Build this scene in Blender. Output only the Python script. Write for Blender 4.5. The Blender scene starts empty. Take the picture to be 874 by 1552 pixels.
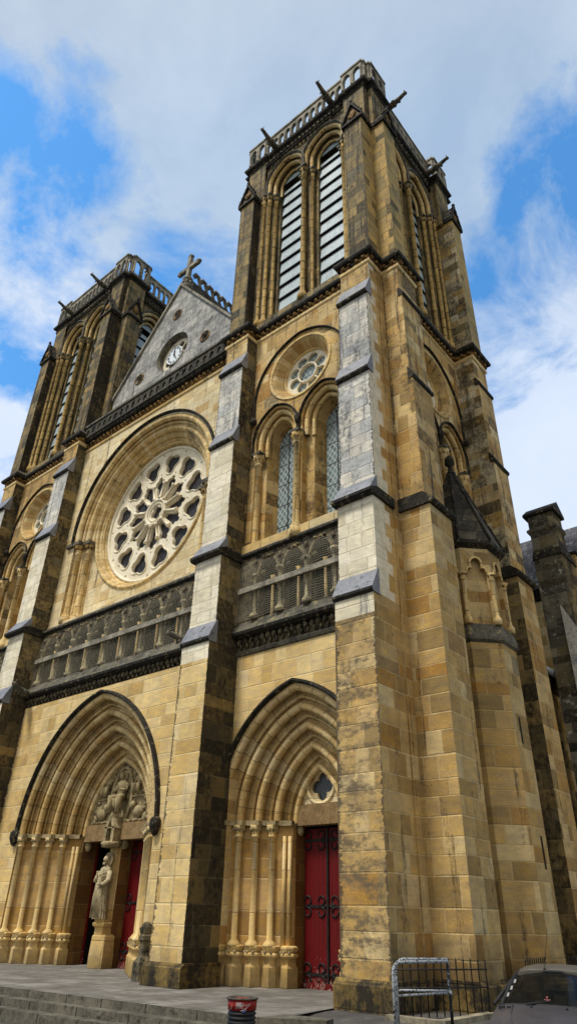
import bpy, bmesh, math, random
from math import sin, cos, pi, sqrt, radians, atan2, floor
from mathutils import Vector, Matrix
from mathutils.geometry import tessellate_polygon
random.seed(7)
SC = bpy.context.scene
COL = SC.collection

# ------------------------------------------------------------------ materials
def rgb(r, g, b):            # sRGB 0..255 -> linear
    f = lambda c: ((c/255+.055)/1.055)**2.4 if c/255 > .04045 else c/255/12.92
    return (f(r), f(g), f(b), 1)

class NT:
    def __init__(s, m):
        m.use_nodes = True
        s.t = m.node_tree; s.t.nodes.clear()
    def n(s, typ, **kw):
        x = s.t.nodes.new(typ)
        for k, v in kw.items(): setattr(x, k, v)
        return x
    def put(s, sock, v):
        if hasattr(v, 'is_output'): s.t.links.new(v, sock)
        elif v is not None: sock.default_value = v
    def math(s, op, a, b=None, c=None, clamp=False):
        x = s.n('ShaderNodeMath', operation=op); x.use_clamp = clamp
        for i, v in enumerate((a, b, c)):
            if v is not None: s.put(x.inputs[i], v)
        return x.outputs[0]
    def mix(s, f, a, b, typ='MIX'):
        x = s.n('ShaderNodeMix', data_type='RGBA', blend_type=typ)
        s.put(x.inputs[0], f); s.put(x.inputs[6], a); s.put(x.inputs[7], b)
        return x.outputs[2]
    def fmix(s, f, a, b):
        x = s.n('ShaderNodeMix', data_type='FLOAT')
        s.put(x.inputs[0], f); s.put(x.inputs[2], a); s.put(x.inputs[3], b)
        return x.outputs[0]
    def ramp(s, f, stops, interp='LINEAR'):
        x = s.n('ShaderNodeValToRGB'); cr = x.color_ramp; cr.interpolation = interp
        while len(cr.elements) < len(stops): cr.elements.new(.5)
        for e, (p, c) in zip(cr.elements, stops):
            e.position = p; e.color = c if hasattr(c, '__len__') else (c, c, c, 1)
        s.put(x.inputs[0], f); return x.outputs[0]
    def noise(s, vec, scale, detail=4, rough=.6, w=None):
        x = s.n('ShaderNodeTexNoise')
        x.inputs['Scale'].default_value = scale; x.inputs['Detail'].default_value = detail
        x.inputs['Roughness'].default_value = rough
        s.put(x.inputs['Vector'], vec); return x.outputs['Fac']
    def vec(s, x_, y, z):
        x = s.n('ShaderNodeCombineXYZ')
        for i, v in enumerate((x_, y, z)): s.put(x.inputs[i], v)
        return x.outputs[0]
    def white(s, v):
        x = s.n('ShaderNodeTexWhiteNoise', noise_dimensions='3D'); s.put(x.inputs['Vector'], v)
        return x.outputs['Value']
    def maprange(s, v, a, b, c=0., d=1.):
        x = s.n('ShaderNodeMapRange'); x.clamp = True
        for i, q in enumerate((v, a, b, c, d)): s.put(x.inputs[i], q)
        return x.outputs[0]
    def out(s, col, rough=.85, bump=None, bstr=.4, bdist=.02, metal=0., spec=.3, alpha=None):
        b = s.n('ShaderNodeBsdfPrincipled')
        s.put(b.inputs['Base Color'], col); s.put(b.inputs['Roughness'], rough)
        b.inputs['Metallic'].default_value = metal
        b.inputs['Specular IOR Level'].default_value = spec
        if alpha is not None: s.put(b.inputs['Alpha'], alpha)
        if bump is not None:
            u = s.n('ShaderNodeBump'); u.inputs['Strength'].default_value = bstr
            u.inputs['Distance'].default_value = bdist
            s.put(u.inputs['Height'], bump); s.put(b.inputs['Normal'], u.outputs[0])
        o = s.n('ShaderNodeOutputMaterial'); s.t.links.new(b.outputs[0], o.inputs[0])

def ashlar(name, cols, mortar, mstr=.8, soot=0., sootcol=(.012, .011, .009, 1), blocksoot=0., bh=.49, bw=.95,
           quoin=None, qcol=None, lichen=0., grain=.35, low_dark=0., rough=.9, t=.016, streak=.45, zoff=.0, edges=None, vous=None, runs=0.):
    """squared stone laid in courses; every block has its own tone, joints, soot crusts and pits"""
    m = bpy.data.materials.new(name); s = NT(m)
    g = s.n('ShaderNodeNewGeometry'); P = g.outputs['Position']
    sp = s.n('ShaderNodeSeparateXYZ'); s.put(sp.inputs[0], P)
    sn = s.n('ShaderNodeSeparateXYZ'); s.put(sn.inputs[0], g.outputs['True Normal'])
    x, y, z = sp.outputs
    ax = s.math('ABSOLUTE', sn.outputs[0]); ay = s.math('ABSOLUTE', sn.outputs[1])
    side = s.math('GREATER_THAN', ax, ay)
    u = s.fmix(side, x, y)
    zz = s.math('ADD', z, s.math('ADD', s.math('MULTIPLY', s.math('SINE', s.math('MULTIPLY', z, 4.1)), .05), s.math('MULTIPLY', s.math('SINE', s.math('MULTIPLY', z, 1.7)), .1)))
    zr = s.math('DIVIDE', zz, bh); row = s.math('FLOOR', zr); fz = s.math('SUBTRACT', zr, row)
    r1 = s.white(s.vec(row, side, 3.3)); r2 = s.white(s.vec(row, side, 9.1))
    w = s.math('MULTIPLY_ADD', r1, bw*.5, bw*.75)
    ur = s.math('ADD', s.math('DIVIDE', u, w), s.math('MULTIPLY', r2, 7.))
    ci = s.math('FLOOR', ur); fu = s.math('SUBTRACT', ur, ci)
    cell = s.vec(row, ci, s.math('MULTIPLY_ADD', side, 5., 1.7))
    h1 = s.white(cell); h2 = s.white(s.vec(ci, row, 4.4))
    # split some blocks in two so the bond is irregular
    half = s.math('MULTIPLY', s.math('GREATER_THAN', h2, .72), s.math('GREATER_THAN', fu, .56))
    h1 = s.math('FRACT', s.math('MULTIPLY_ADD', half, .37, h1))
    du = s.math('MULTIPLY', s.math('MINIMUM', fu, s.math('SUBTRACT', 1., fu)), w)
    dh = s.math('MULTIPLY', s.math('ABSOLUTE', s.math('SUBTRACT', fu, .56)), w)
    dh = s.fmix(s.math('GREATER_THAN', h2, .72), 1., dh)
    du = s.math('MINIMUM', du, dh)
    dz = s.math('MULTIPLY', s.math('MINIMUM', fz, s.math('SUBTRACT', 1., fz)), bh)
    dd = s.math('MINIMUM', du, dz)
    wob = s.noise(P, 9., 3)
    dd2 = s.math('ADD', dd, s.math('MULTIPLY', s.math('SUBTRACT', wob, .5), .03))
    joint = s.math('MULTIPLY', s.maprange(dd2, t*.5, t*1.3, 1., 0.), s.maprange(s.noise(P, 2.3, 4), .3, .55, .25, 1.))
    col = s.ramp(h1, cols, 'LINEAR')
    n1 = s.noise(P, 1.7, 6, .65); n2 = s.noise(P, 14., 5, .7); n0 = s.noise(P, .33, 4, .6)
    nb = s.noise(s.vec(s.math('MULTIPLY_ADD', h1, 31., u), s.math('MULTIPLY', h2, 17.), s.math('MULTIPLY', z, 2.6)), 2.2, 5, .65)
    br = s.math('MULTIPLY_ADD', n1, grain*1.9, 1-grain*.98)
    br = s.math('MULTIPLY', br, s.math('MULTIPLY_ADD', n2, grain, 1-grain*.5))
    br = s.math('MULTIPLY', br, s.math('MULTIPLY_ADD', nb, .95, .52))
    br = s.math('MULTIPLY', br, s.math('MULTIPLY_ADD', n0, .8, .6))
    hsv = s.n('ShaderNodeHueSaturation'); s.put(hsv.inputs['Color'], col)
    s.put(hsv.inputs['Value'], br)
    s.put(hsv.inputs['Saturation'], s.math('MULTIPLY_ADD', nb, .5, .78))
    col = hsv.outputs[0]
    if quoin:
        qy, qa, qb = quoin      # pale toothed quoins: y < qy+qa or qb by alternate course
        par = s.math('GREATER_THAN', s.math('FRACT', s.math('MULTIPLY', row, .5)), .25)
        lim = s.math('ADD', s.fmix(par, qa, qb), qy)
        q = s.math('LESS_THAN', y, lim)
        qc = s.mix(1., qcol, s.vec(br, br, br), 'MULTIPLY')
        col = s.mix(q, col, qc)
    col = s.mix(s.math('MULTIPLY', joint, mstr), col, mortar)
    if vous:      # radial joints of an arch: (centre x, spring z, arc centre offset, spacing)
        vx, vz, vd, vs_ = vous
        dx = s.math('ADD', s.math('ABSOLUTE', s.math('SUBTRACT', x, vx)), vd); dz_ = s.math('SUBTRACT', z, vz)
        if vd == 0: dx = s.math('SUBTRACT', x, vx)
        an = s.math('MULTIPLY', s.math('ARCTAN2', dz_, dx), 1./vs_)
        fa = s.math('FRACT', an); ea = s.math('MINIMUM', fa, s.math('SUBTRACT', 1., fa))
        va = s.math('GREATER_THAN', dz_, 0. if vd else -50.)
        hv = s.white(s.vec(s.math('FLOOR', an), s.math('GREATER_THAN', x, vx), 2.2))
        vc = s.mix(1., s.ramp(hv, cols), s.vec(br, br, br), 'MULTIPLY')
        vc = s.mix(s.math('MULTIPLY', s.maprange(ea, .012, .03, 1., 0.), .85), vc, (.04, .03, .018, 1))
        col = s.mix(va, col, vc)
    ek = None
    if edges:     # black fringes that creep in from the arrises
        fn = s.noise(s.vec(x, y, s.math('MULTIPLY', z, 3.)), 2.4, 6, .75)
        for (e0, ew) in edges:
            q = s.math('ABSOLUTE', s.math('SUBTRACT', x, e0))
            q = s.math('LESS_THAN', q, s.math('MULTIPLY', s.maprange(fn, .3, .7, -.3, 1.), ew))
            ek = q if ek is None else s.math('MAXIMUM', ek, q)
        col = s.mix(s.math('MULTIPLY', ek, .8), col, (.03, .025, .018, 1))
    if soot > 0 or blocksoot > 0 or low_dark:
        st = s.noise(s.vec(s.math('MULTIPLY', x, 1.), s.math('MULTIPLY', y, 1.), s.math('MULTIPLY', z, streak)), .9, 7, .72)
        fine = s.noise(P, 6., 6, .75)
        a = s.math('MULTIPLY_ADD', fine, .45, s.math('MULTIPLY', st, .75))
        lo = .86 - soot*.62
        k = s.maprange(a, lo-.04, lo+.1)
        if runs:      # rain-washed vertical soot runs
            rn = s.noise(s.vec(s.math('MULTIPLY', x, 3.4), s.math('MULTIPLY', y, 3.4), s.math('MULTIPLY', z, .16)), 1., 5, .7)
            rk = s.maprange(s.math('MULTIPLY_ADD', fine, .28, s.math('MULTIPLY', rn, .85)), .69-runs*.16, .76-runs*.12)
            k = s.math('MAXIMUM', k, s.math('MULTIPLY', rk, .85))
        if blocksoot:
            k2 = s.math('MULTIPLY', s.math('LESS_THAN', h2, blocksoot), s.maprange(fine, .3, .55))
            k = s.math('MAXIMUM', k, s.math('MULTIPLY', k2, .85))
        if low_dark:  # darkens the courses towards the ground
            kl = s.math('MULTIPLY', s.maprange(s.math('ADD', z, s.math('MULTIPLY', n1, 1.2)), low_dark+1.1, low_dark), .8)
            k = s.math('MAXIMUM', k, kl)
        col = s.mix(s.math('MULTIPLY', k, .93), col, sootcol)
    if lichen:
        li = s.noise(P, 3.6, 7, .75)
        lk = s.maprange(li, .66-lichen*.12, .70-lichen*.12)
        col = s.mix(s.math('MULTIPLY', lk, .75), col, (.55, .53, .46, 1))
    hgt = s.math('ADD', s.math('MULTIPLY', joint, -1.), s.math('MULTIPLY', n2, .7))
    hgt = s.math('ADD', hgt, s.math('MULTIPLY', h1, .5))
    s.out(col, rough, hgt, .55, .03)
    return m

def rough_mat(name, c1, c2, c3=None, scale=3., streakz=.5, rough=.9, bump=.6, bscale=12., thr=(.4, .6), metal=0., spec=.3, bdist=.03):
    m = bpy.data.materials.new(name); s = NT(m)
    g = s.n('ShaderNodeNewGeometry'); P = g.outputs['Position']
    sp = s.n('ShaderNodeSeparateXYZ'); s.put(sp.inputs[0], P)
    v = s.vec(sp.outputs[0], sp.outputs[1], s.math('MULTIPLY', sp.outputs[2], streakz))
    a = s.noise(v, scale, 7, .7); b = s.noise(P, bscale, 5, .7)
    k = s.maprange(s.math('MULTIPLY_ADD', b, .35, s.math('MULTIPLY', a, .65)), thr[0], thr[1])
    col = s.mix(k, c1, c2)
    if c3:
        c = s.noise(P, scale*2.3, 6, .7)
        col = s.mix(s.maprange(c, .56, .66), col, c3)
    s.out(col, rough, b, bump, bdist, metal, spec)
    return m

M = {}
XC_ = 9.8
OCH = [(0., rgb(150, 128, 86)), (.16, rgb(184, 152, 96)), (.34, rgb(200, 172, 118)), (.52, rgb(178, 146, 92)), (.68, rgb(212, 190, 142)), (.88, rgb(174, 140, 86)), (.97, rgb(170, 132, 76)), (1., rgb(146, 138, 112))]
OCH2 = [(0., rgb(186, 156, 100)), (.3, rgb(208, 182, 128)), (.55, rgb(218, 194, 142)), (.8, rgb(200, 170, 112)), (1., rgb(214, 194, 150))]
OLI = [(0., rgb(96, 88, 64)), (.3, rgb(132, 116, 80)), (.6, rgb(152, 132, 88)), (.85, rgb(108, 102, 82)), (1., rgb(168, 142, 92))]
GRY = [(0., rgb(128, 128, 124)), (.5, rgb(152, 152, 148)), (1., rgb(176, 174, 166))]
PAL = [(0., rgb(216, 206, 178)), (.5, rgb(232, 224, 202)), (1., rgb(206, 196, 168))]
PGR = [(0., rgb(190, 188, 180)), (.4, rgb(216, 210, 194)), (1., rgb(176, 178, 176))]
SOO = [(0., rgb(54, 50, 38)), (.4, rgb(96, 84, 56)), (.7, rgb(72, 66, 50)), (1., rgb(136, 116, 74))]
CHK = [(0., rgb(196, 188, 160)), (.3, rgb(168, 140, 84)), (.55, rgb(206, 196, 168)), (.75, rgb(112, 104, 80)), (1., rgb(184, 156, 100))]
mo_p = rgb(214, 196, 150); mo_d = (.03, .026, .018, 1); mo_m = rgb(190, 168, 118)
M['stone'] = ashlar('ochre_ashlar', OCH, mo_p, .75, soot=.2, low_dark=.35, blocksoot=.03, runs=.25)
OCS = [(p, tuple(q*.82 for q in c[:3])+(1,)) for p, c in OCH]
M['stone_side'] = ashlar('ochre_side_ashlar', OCS, rgb(206, 186, 140), .7, soot=.24, low_dark=1.0, sootcol=(.045, .032, .018, 1), grain=.5, runs=.3)  # lower courses darkened, painting a vignette fall-off into the wall colour
M['front_low'] = ashlar('golden_ashlar', OCH2, mo_p, .8, soot=.16, low_dark=.3, sootcol=(.1, .075, .045, 1), runs=.15, edges=[(5.85, .16), (7.2, .05), (-5.85, .2), (12.4, .1)])
M['butt_low'] = ashlar('weathered_buttress_ashlar', OCH, mo_m, .6, soot=.42, low_dark=.2, streak=3.2, grain=.55, sootcol=(.13, .10, .06, 1), edges=[(12.4, .2), (13.75, .12), (5.85, .22), (-7.2, .2), (7.2, .06)])
M['quoin'] = ashlar('ochre_ashlar_with_pale_quoins', OCH, mo_p, .6, soot=.24, quoin=(-1.0, .5, .78), qcol=rgb(216, 208, 184), runs=.4)
M['upper'] = ashlar('upper_ashlar', OCH, mo_m, .55, soot=.32, blocksoot=.06, sootcol=(.04, .034, .024, 1), runs=.55, edges=[(13.8, .1), (5.85, .12), (7.2, .08)])
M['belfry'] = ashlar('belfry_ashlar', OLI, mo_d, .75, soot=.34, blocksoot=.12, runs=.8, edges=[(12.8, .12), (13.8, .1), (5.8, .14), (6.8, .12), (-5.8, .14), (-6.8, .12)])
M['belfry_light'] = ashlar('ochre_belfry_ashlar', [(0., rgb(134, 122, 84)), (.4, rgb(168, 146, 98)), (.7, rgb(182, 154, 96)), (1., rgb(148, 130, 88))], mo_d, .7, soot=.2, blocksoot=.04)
M['panel'] = ashlar('jamb_panel_stone', [(0., rgb(150, 118, 70)), (.5, rgb(172, 138, 84)), (1., rgb(188, 156, 104))], rgb(196, 174, 130), .8, soot=.22, bh=.62, bw=3., grain=.45, low_dark=.5, sootcol=(.05, .037, .02, 1))
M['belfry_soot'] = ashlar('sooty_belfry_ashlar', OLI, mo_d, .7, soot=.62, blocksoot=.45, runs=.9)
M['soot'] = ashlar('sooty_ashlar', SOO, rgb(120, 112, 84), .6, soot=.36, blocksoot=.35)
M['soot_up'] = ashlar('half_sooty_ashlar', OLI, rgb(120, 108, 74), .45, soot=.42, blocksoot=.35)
M['soot_grey'] = ashlar('sooty_grey_ashlar', [(0., rgb(84, 80, 66)), (.4, rgb(130, 126, 112)), (.7, rgb(104, 94, 68)), (1., rgb(150, 142, 116))], rgb(130, 128, 110), .5, soot=.3, blocksoot=.4, lichen=.45, bh=.42)
M['pale'] = ashlar('pale_limestone', PAL, rgb(190, 176, 140), .5, soot=.24, grain=.3, sootcol=rgb(112, 112, 112), streak=.25, runs=.35, edges=[(12.4, .06), (7.2, .06), (5.85, .06), (-5.85, .06)])
M['pale_grey'] = ashlar('pale_grey_limestone', PGR, rgb(120, 118, 112), .5, soot=.33, grain=.4, sootcol=rgb(92, 94, 98), streak=.2, runs=.5, edges=[(12.4, .1), (13.75, .1), (7.2, .08), (5.85, .1), (-5.85, .1)])
M['grey'] = ashlar('grey_limestone', GRY, rgb(84, 84, 84), .6, soot=.3, lichen=.9, grain=.55, sootcol=rgb(70, 70, 72), runs=.5)
M['check'] = ashlar('mixed_ashlar', CHK, mo_m, .4, soot=.36, blocksoot=.25, bh=.40, runs=.5)
M['plinth'] = ashlar('dark_plinth_stone', [(0., rgb(110, 92, 54)), (1., rgb(140, 118, 70))], rgb(60, 52, 34), .5, soot=.5, bw=1.4, bh=.6)
M['moulding'] = ashlar('carved_ochre_stone', OCH2, (.05, .04, .025, 1), .8, soot=.14, bh=.62, bw=3., grain=.3, runs=.3)
M['moulding_low'] = ashlar('dressed_ochre_stone', OCH2, rgb(120, 100, 60), .5, soot=.1, bh=.9, bw=3., grain=.3, low_dark=.25)
M['shaft_b'] = ashlar('belfry_shaft_stone', [(0., rgb(160, 134, 82)), (1., rgb(194, 166, 108))], (.02, .017, .01, 1), .95, soot=.22, bh=.55, bw=9., t=.03, runs=.5)
M['cream'] = ashlar('cream_ashlar', [(0., rgb(206, 186, 142)), (.6, rgb(222, 208, 170)), (.85, rgb(210, 190, 146)), (1., rgb(188, 158, 106))], rgb(176, 154, 110), .6, soot=.16, grain=.3, runs=.3)
M['turret'] = ashlar('turret_ashlar', OCS, mo_m, .6, soot=.22, low_dark=.9, sootcol=(.05, .036, .02, 1), grain=.45, runs=.3)
M['parapet'] = rough_mat('streaked_black_parapet', (.008, .008, .007, 1), rgb(80, 76, 64), rgb(150, 140, 112), 2.4, .25, bump=.8, thr=(.42, .6))
XC_ = 9.8
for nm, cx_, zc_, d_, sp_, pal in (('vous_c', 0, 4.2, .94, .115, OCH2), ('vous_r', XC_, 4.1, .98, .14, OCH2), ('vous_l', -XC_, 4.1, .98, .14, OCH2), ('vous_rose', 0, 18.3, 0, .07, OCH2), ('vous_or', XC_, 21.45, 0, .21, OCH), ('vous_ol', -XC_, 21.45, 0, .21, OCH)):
    M[nm] = ashlar('voussoirs_'+nm[5:], pal, mo_m, .3, soot=.24, sootcol=(.05, .037, .02, 1), vous=(cx_, zc_, d_, sp_), grain=.4)  # soot patches, deepened to paint the recess shade into the arch stones
M['arch_ochre'] = rough_mat('stained_ochre_arch', (.03, .026, .018, 1), rgb(152, 136, 98), rgb(90, 86, 72), 3.4, 1., bump=1., thr=(.42, .57))
M['reveal'] = ashlar('brown_reveal_stone', [(0., rgb(112, 78, 40)), (1., rgb(140, 104, 58))], rgb(150, 130, 90), .5, soot=.2)
M['crust'] = rough_mat('black_crust_stone', (.008, .008, .007, 1), rgb(58, 53, 42), rgb(120, 112, 90), 2.6, 1., bump=.9, thr=(.42, .64))
M['crust_grey'] = rough_mat('lichened_grey_stone', (.02, .019, .017, 1), rgb(112, 108, 94), rgb(150, 136, 92), 2.2, 1., bump=.9, thr=(.36, .6))
M['frieze'] = rough_mat('sooty_ochre_carving', (.014, .011, .007, 1), rgb(160, 122, 64), None, 2.2, 1., bump=.8, thr=(.4, .58))
M['frieze_low'] = rough_mat('sooty_low_carving', (.012, .011, .009, 1), rgb(118, 108, 82), rgb(100, 97, 84), 3.2, 1., bump=1., thr=(.42, .58))
M['lead'] = rough_mat('grey_lead_slab', rgb(100, 104, 112), rgb(146, 148, 152), rgb(64, 66, 70), 1.6, .7, rough=.6, bump=.3, thr=(.35, .65))
M['tracery'] = rough_mat('cream_tracery_stone', rgb(196, 180, 144), rgb(234, 226, 202), None, 1.6, .6, bump=.4, thr=(.3, .55))
M['relief'] = rough_mat('carved_relief_stone', rgb(92, 82, 58), rgb(170, 154, 116), None, 3.2, 1., bump=.5, thr=(.38, .56))
M['statue'] = rough_mat('pale_statue_stone', rgb(104, 94, 70), rgb(196, 182, 146), None, 4., .6, bump=.6, thr=(.36, .56))
M['lintel'] = rough_mat('brown_lintel_stone', rgb(112, 90, 60), rgb(146, 122, 84), None, 3., 1., bump=.5)
M['balus'] = rough_mat('grey_balustrade_stone', rgb(70, 68, 60), rgb(164, 158, 140), None, 1.8, .6, bump=.5, thr=(.38, .58))
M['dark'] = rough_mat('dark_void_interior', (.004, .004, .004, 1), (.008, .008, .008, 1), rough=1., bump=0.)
M['slate'] = ashlar('slate_roof', [(0., rgb(70, 70, 74)), (.6, rgb(98, 98, 104)), (1., rgb(126, 126, 130))], (.02, .02, .024, 1), .8, soot=.2, bh=.28, bw=.3, grain=.5)
M['slate_dark'] = ashlar('black_roof_slabs', [(0., rgb(44, 42, 36)), (1., rgb(92, 86, 70))], (.01, .01, .01, 1), .9, soot=.45, bh=.36, bw=.6, grain=.6)
M['zinc'] = rough_mat('zinc_gutter', rgb(150, 156, 166), rgb(190, 196, 204), None, 2., 1., rough=.45, metal=.3)
M['louvre'] = rough_mat('pale_blue_slat', rgb(146, 164, 172), rgb(184, 200, 206), rgb(140, 150, 154), 1.6, .35, rough=.55, bump=.15)
M['iron'] = rough_mat('black_wrought_iron', (.006, .006, .006, 1), (.02, .018, .016, 1), None, 6., 1., rough=.6, bump=.3)
M['darkslat'] = rough_mat('blackened_slat_edge', (.006, .006, .008, 1), (.015, .015, .017, 1), None, 6., 1., rough=.9, bump=.1)

def planks():
    m = bpy.data.materials.new('worn_red_paint_planks'); s = NT(m)
    g = s.n('ShaderNodeNewGeometry'); P = g.outputs['Position']
    sp = s.n('ShaderNodeSeparateXYZ'); s.put(sp.inputs[0], P); x, y, z = sp.outputs
    f = s.math('FRACT', s.math('DIVIDE', x, .16))
    gap = s.maprange(s.math('MINIMUM', f, s.math('SUBTRACT', 1., f)), .02, .07, 1., 0.)
    n = s.noise(s.vec(s.math('MULTIPLY', x, 6.), y, z), 1.6, 6, .7)
    col = s.mix(n, rgb(78, 3, 5), rgb(110, 5, 8))
    ch = s.noise(s.vec(s.math('MULTIPLY', x, 3.), y, z), 9., 6, .75)
    lim = s.maprange(z, .05, 1.6, .55, .76)
    chip = s.math('GREATER_THAN', ch, lim)
    col = s.mix(s.math('MULTIPLY', chip, .8), col, rgb(196, 176, 160))
    col = s.mix(s.math('MULTIPLY', gap, .7), col, (.03, .0, .0, 1))
    s.out(col, .55, s.math('SUBTRACT', n, gap), .4, .01)
    return m
M['red'] = planks()

def glass(name, base, lat, scale=.19, rough=.25, latw=.09, frame=0., vary=.5, spec=.7):
    m = bpy.data.materials.new(name); s = NT(m)
    g = s.n('ShaderNodeNewGeometry'); P = g.outputs['Position']
    sp = s.n('ShaderNodeSeparateXYZ'); s.put(sp.inputs[0], P); x, y, z = sp.outputs
    sn = s.n('ShaderNodeSeparateXYZ'); s.put(sn.inputs[0], g.outputs['True Normal'])
    u = s.fmix(s.math('GREATER_THAN', s.math('ABSOLUTE', sn.outputs[0]), .6), x, y)
    a = s.math('DIVIDE', s.math('ADD', s.math('MULTIPLY', u, 1.5), z), scale*1.6)
    b = s.math('DIVIDE', s.math('SUBTRACT', s.math('MULTIPLY', u, 1.5), z), scale*1.6)
    fa = s.math('FRACT', a); fb = s.math('FRACT', b)
    ia = s.math('FLOOR', a); ib = s.math('FLOOR', b)
    w = s.white(s.vec(ia, ib, 1.))
    e = s.math('MINIMUM', s.math('MINIMUM', fa, s.math('SUBTRACT', 1., fa)), s.math('MINIMUM', fb, s.math('SUBTRACT', 1., fb)))
    line = s.math('LESS_THAN', e, latw)
    c2 = tuple(q*(1+vary) for q in base[:3])+(1,); c1 = tuple(q*(1-vary*.7) for q in base[:3])+(1,)
    col = s.mix(w, c1, c2)
    col = s.mix(line, col, lat)
    if frame:
        fr = s.math('FRACT', s.math('DIVIDE', z, frame))
        bar = s.math('LESS_THAN', fr, .045/frame)
        col = s.mix(bar, col, (.02, .02, .02, 1))
    s.out(col, s.fmix(line, rough, .7), w, .25, .01, spec=spec)
    return m
M['glass'] = glass('leaded_pale_glass', rgb(96, 116, 122), rgb(170, 178, 172), .21, .3, .085, frame=.97)
M['glass_rose'] = glass('leaded_dark_glass', rgb(34, 31, 34), rgb(70, 66, 66), .2, .5, .05, vary=.9, spec=.25)
M['glass_dark'] = glass('dark_leaded_glass', rgb(26, 30, 34), rgb(90, 96, 98), .14, .3, .06)

def net():
    m = bpy.data.materials.new('bird_netting'); s = NT(m)
    g = s.n('ShaderNodeNewGeometry')
    sp = s.n('ShaderNodeSeparateXYZ'); s.put(sp.inputs[0], g.outputs['Position'])
    n = s.noise(g.outputs['Position'], .7, 3)
    u = s.math('FRACT', s.math('DIVIDE', s.math('MULTIPLY_ADD', n, .22, sp.outputs[0]), .085))
    v = s.math('FRACT', s.math('DIVIDE', s.math('MULTIPLY_ADD', n, .3, sp.outputs[2]), .085))
    k = s.math('MAXIMUM', s.math('LESS_THAN', u, .1), s.math('LESS_THAN', v, .1))
    s.out(rgb(150, 144, 124), .8, alpha=k)
    return m
M['col_grey'] = rough_mat('pale_weathered_colonnette', rgb(62, 58, 46), rgb(178, 166, 130), None, 3.6, .6, bump=.5, thr=(.4, .56))
M['net'] = net()

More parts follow.
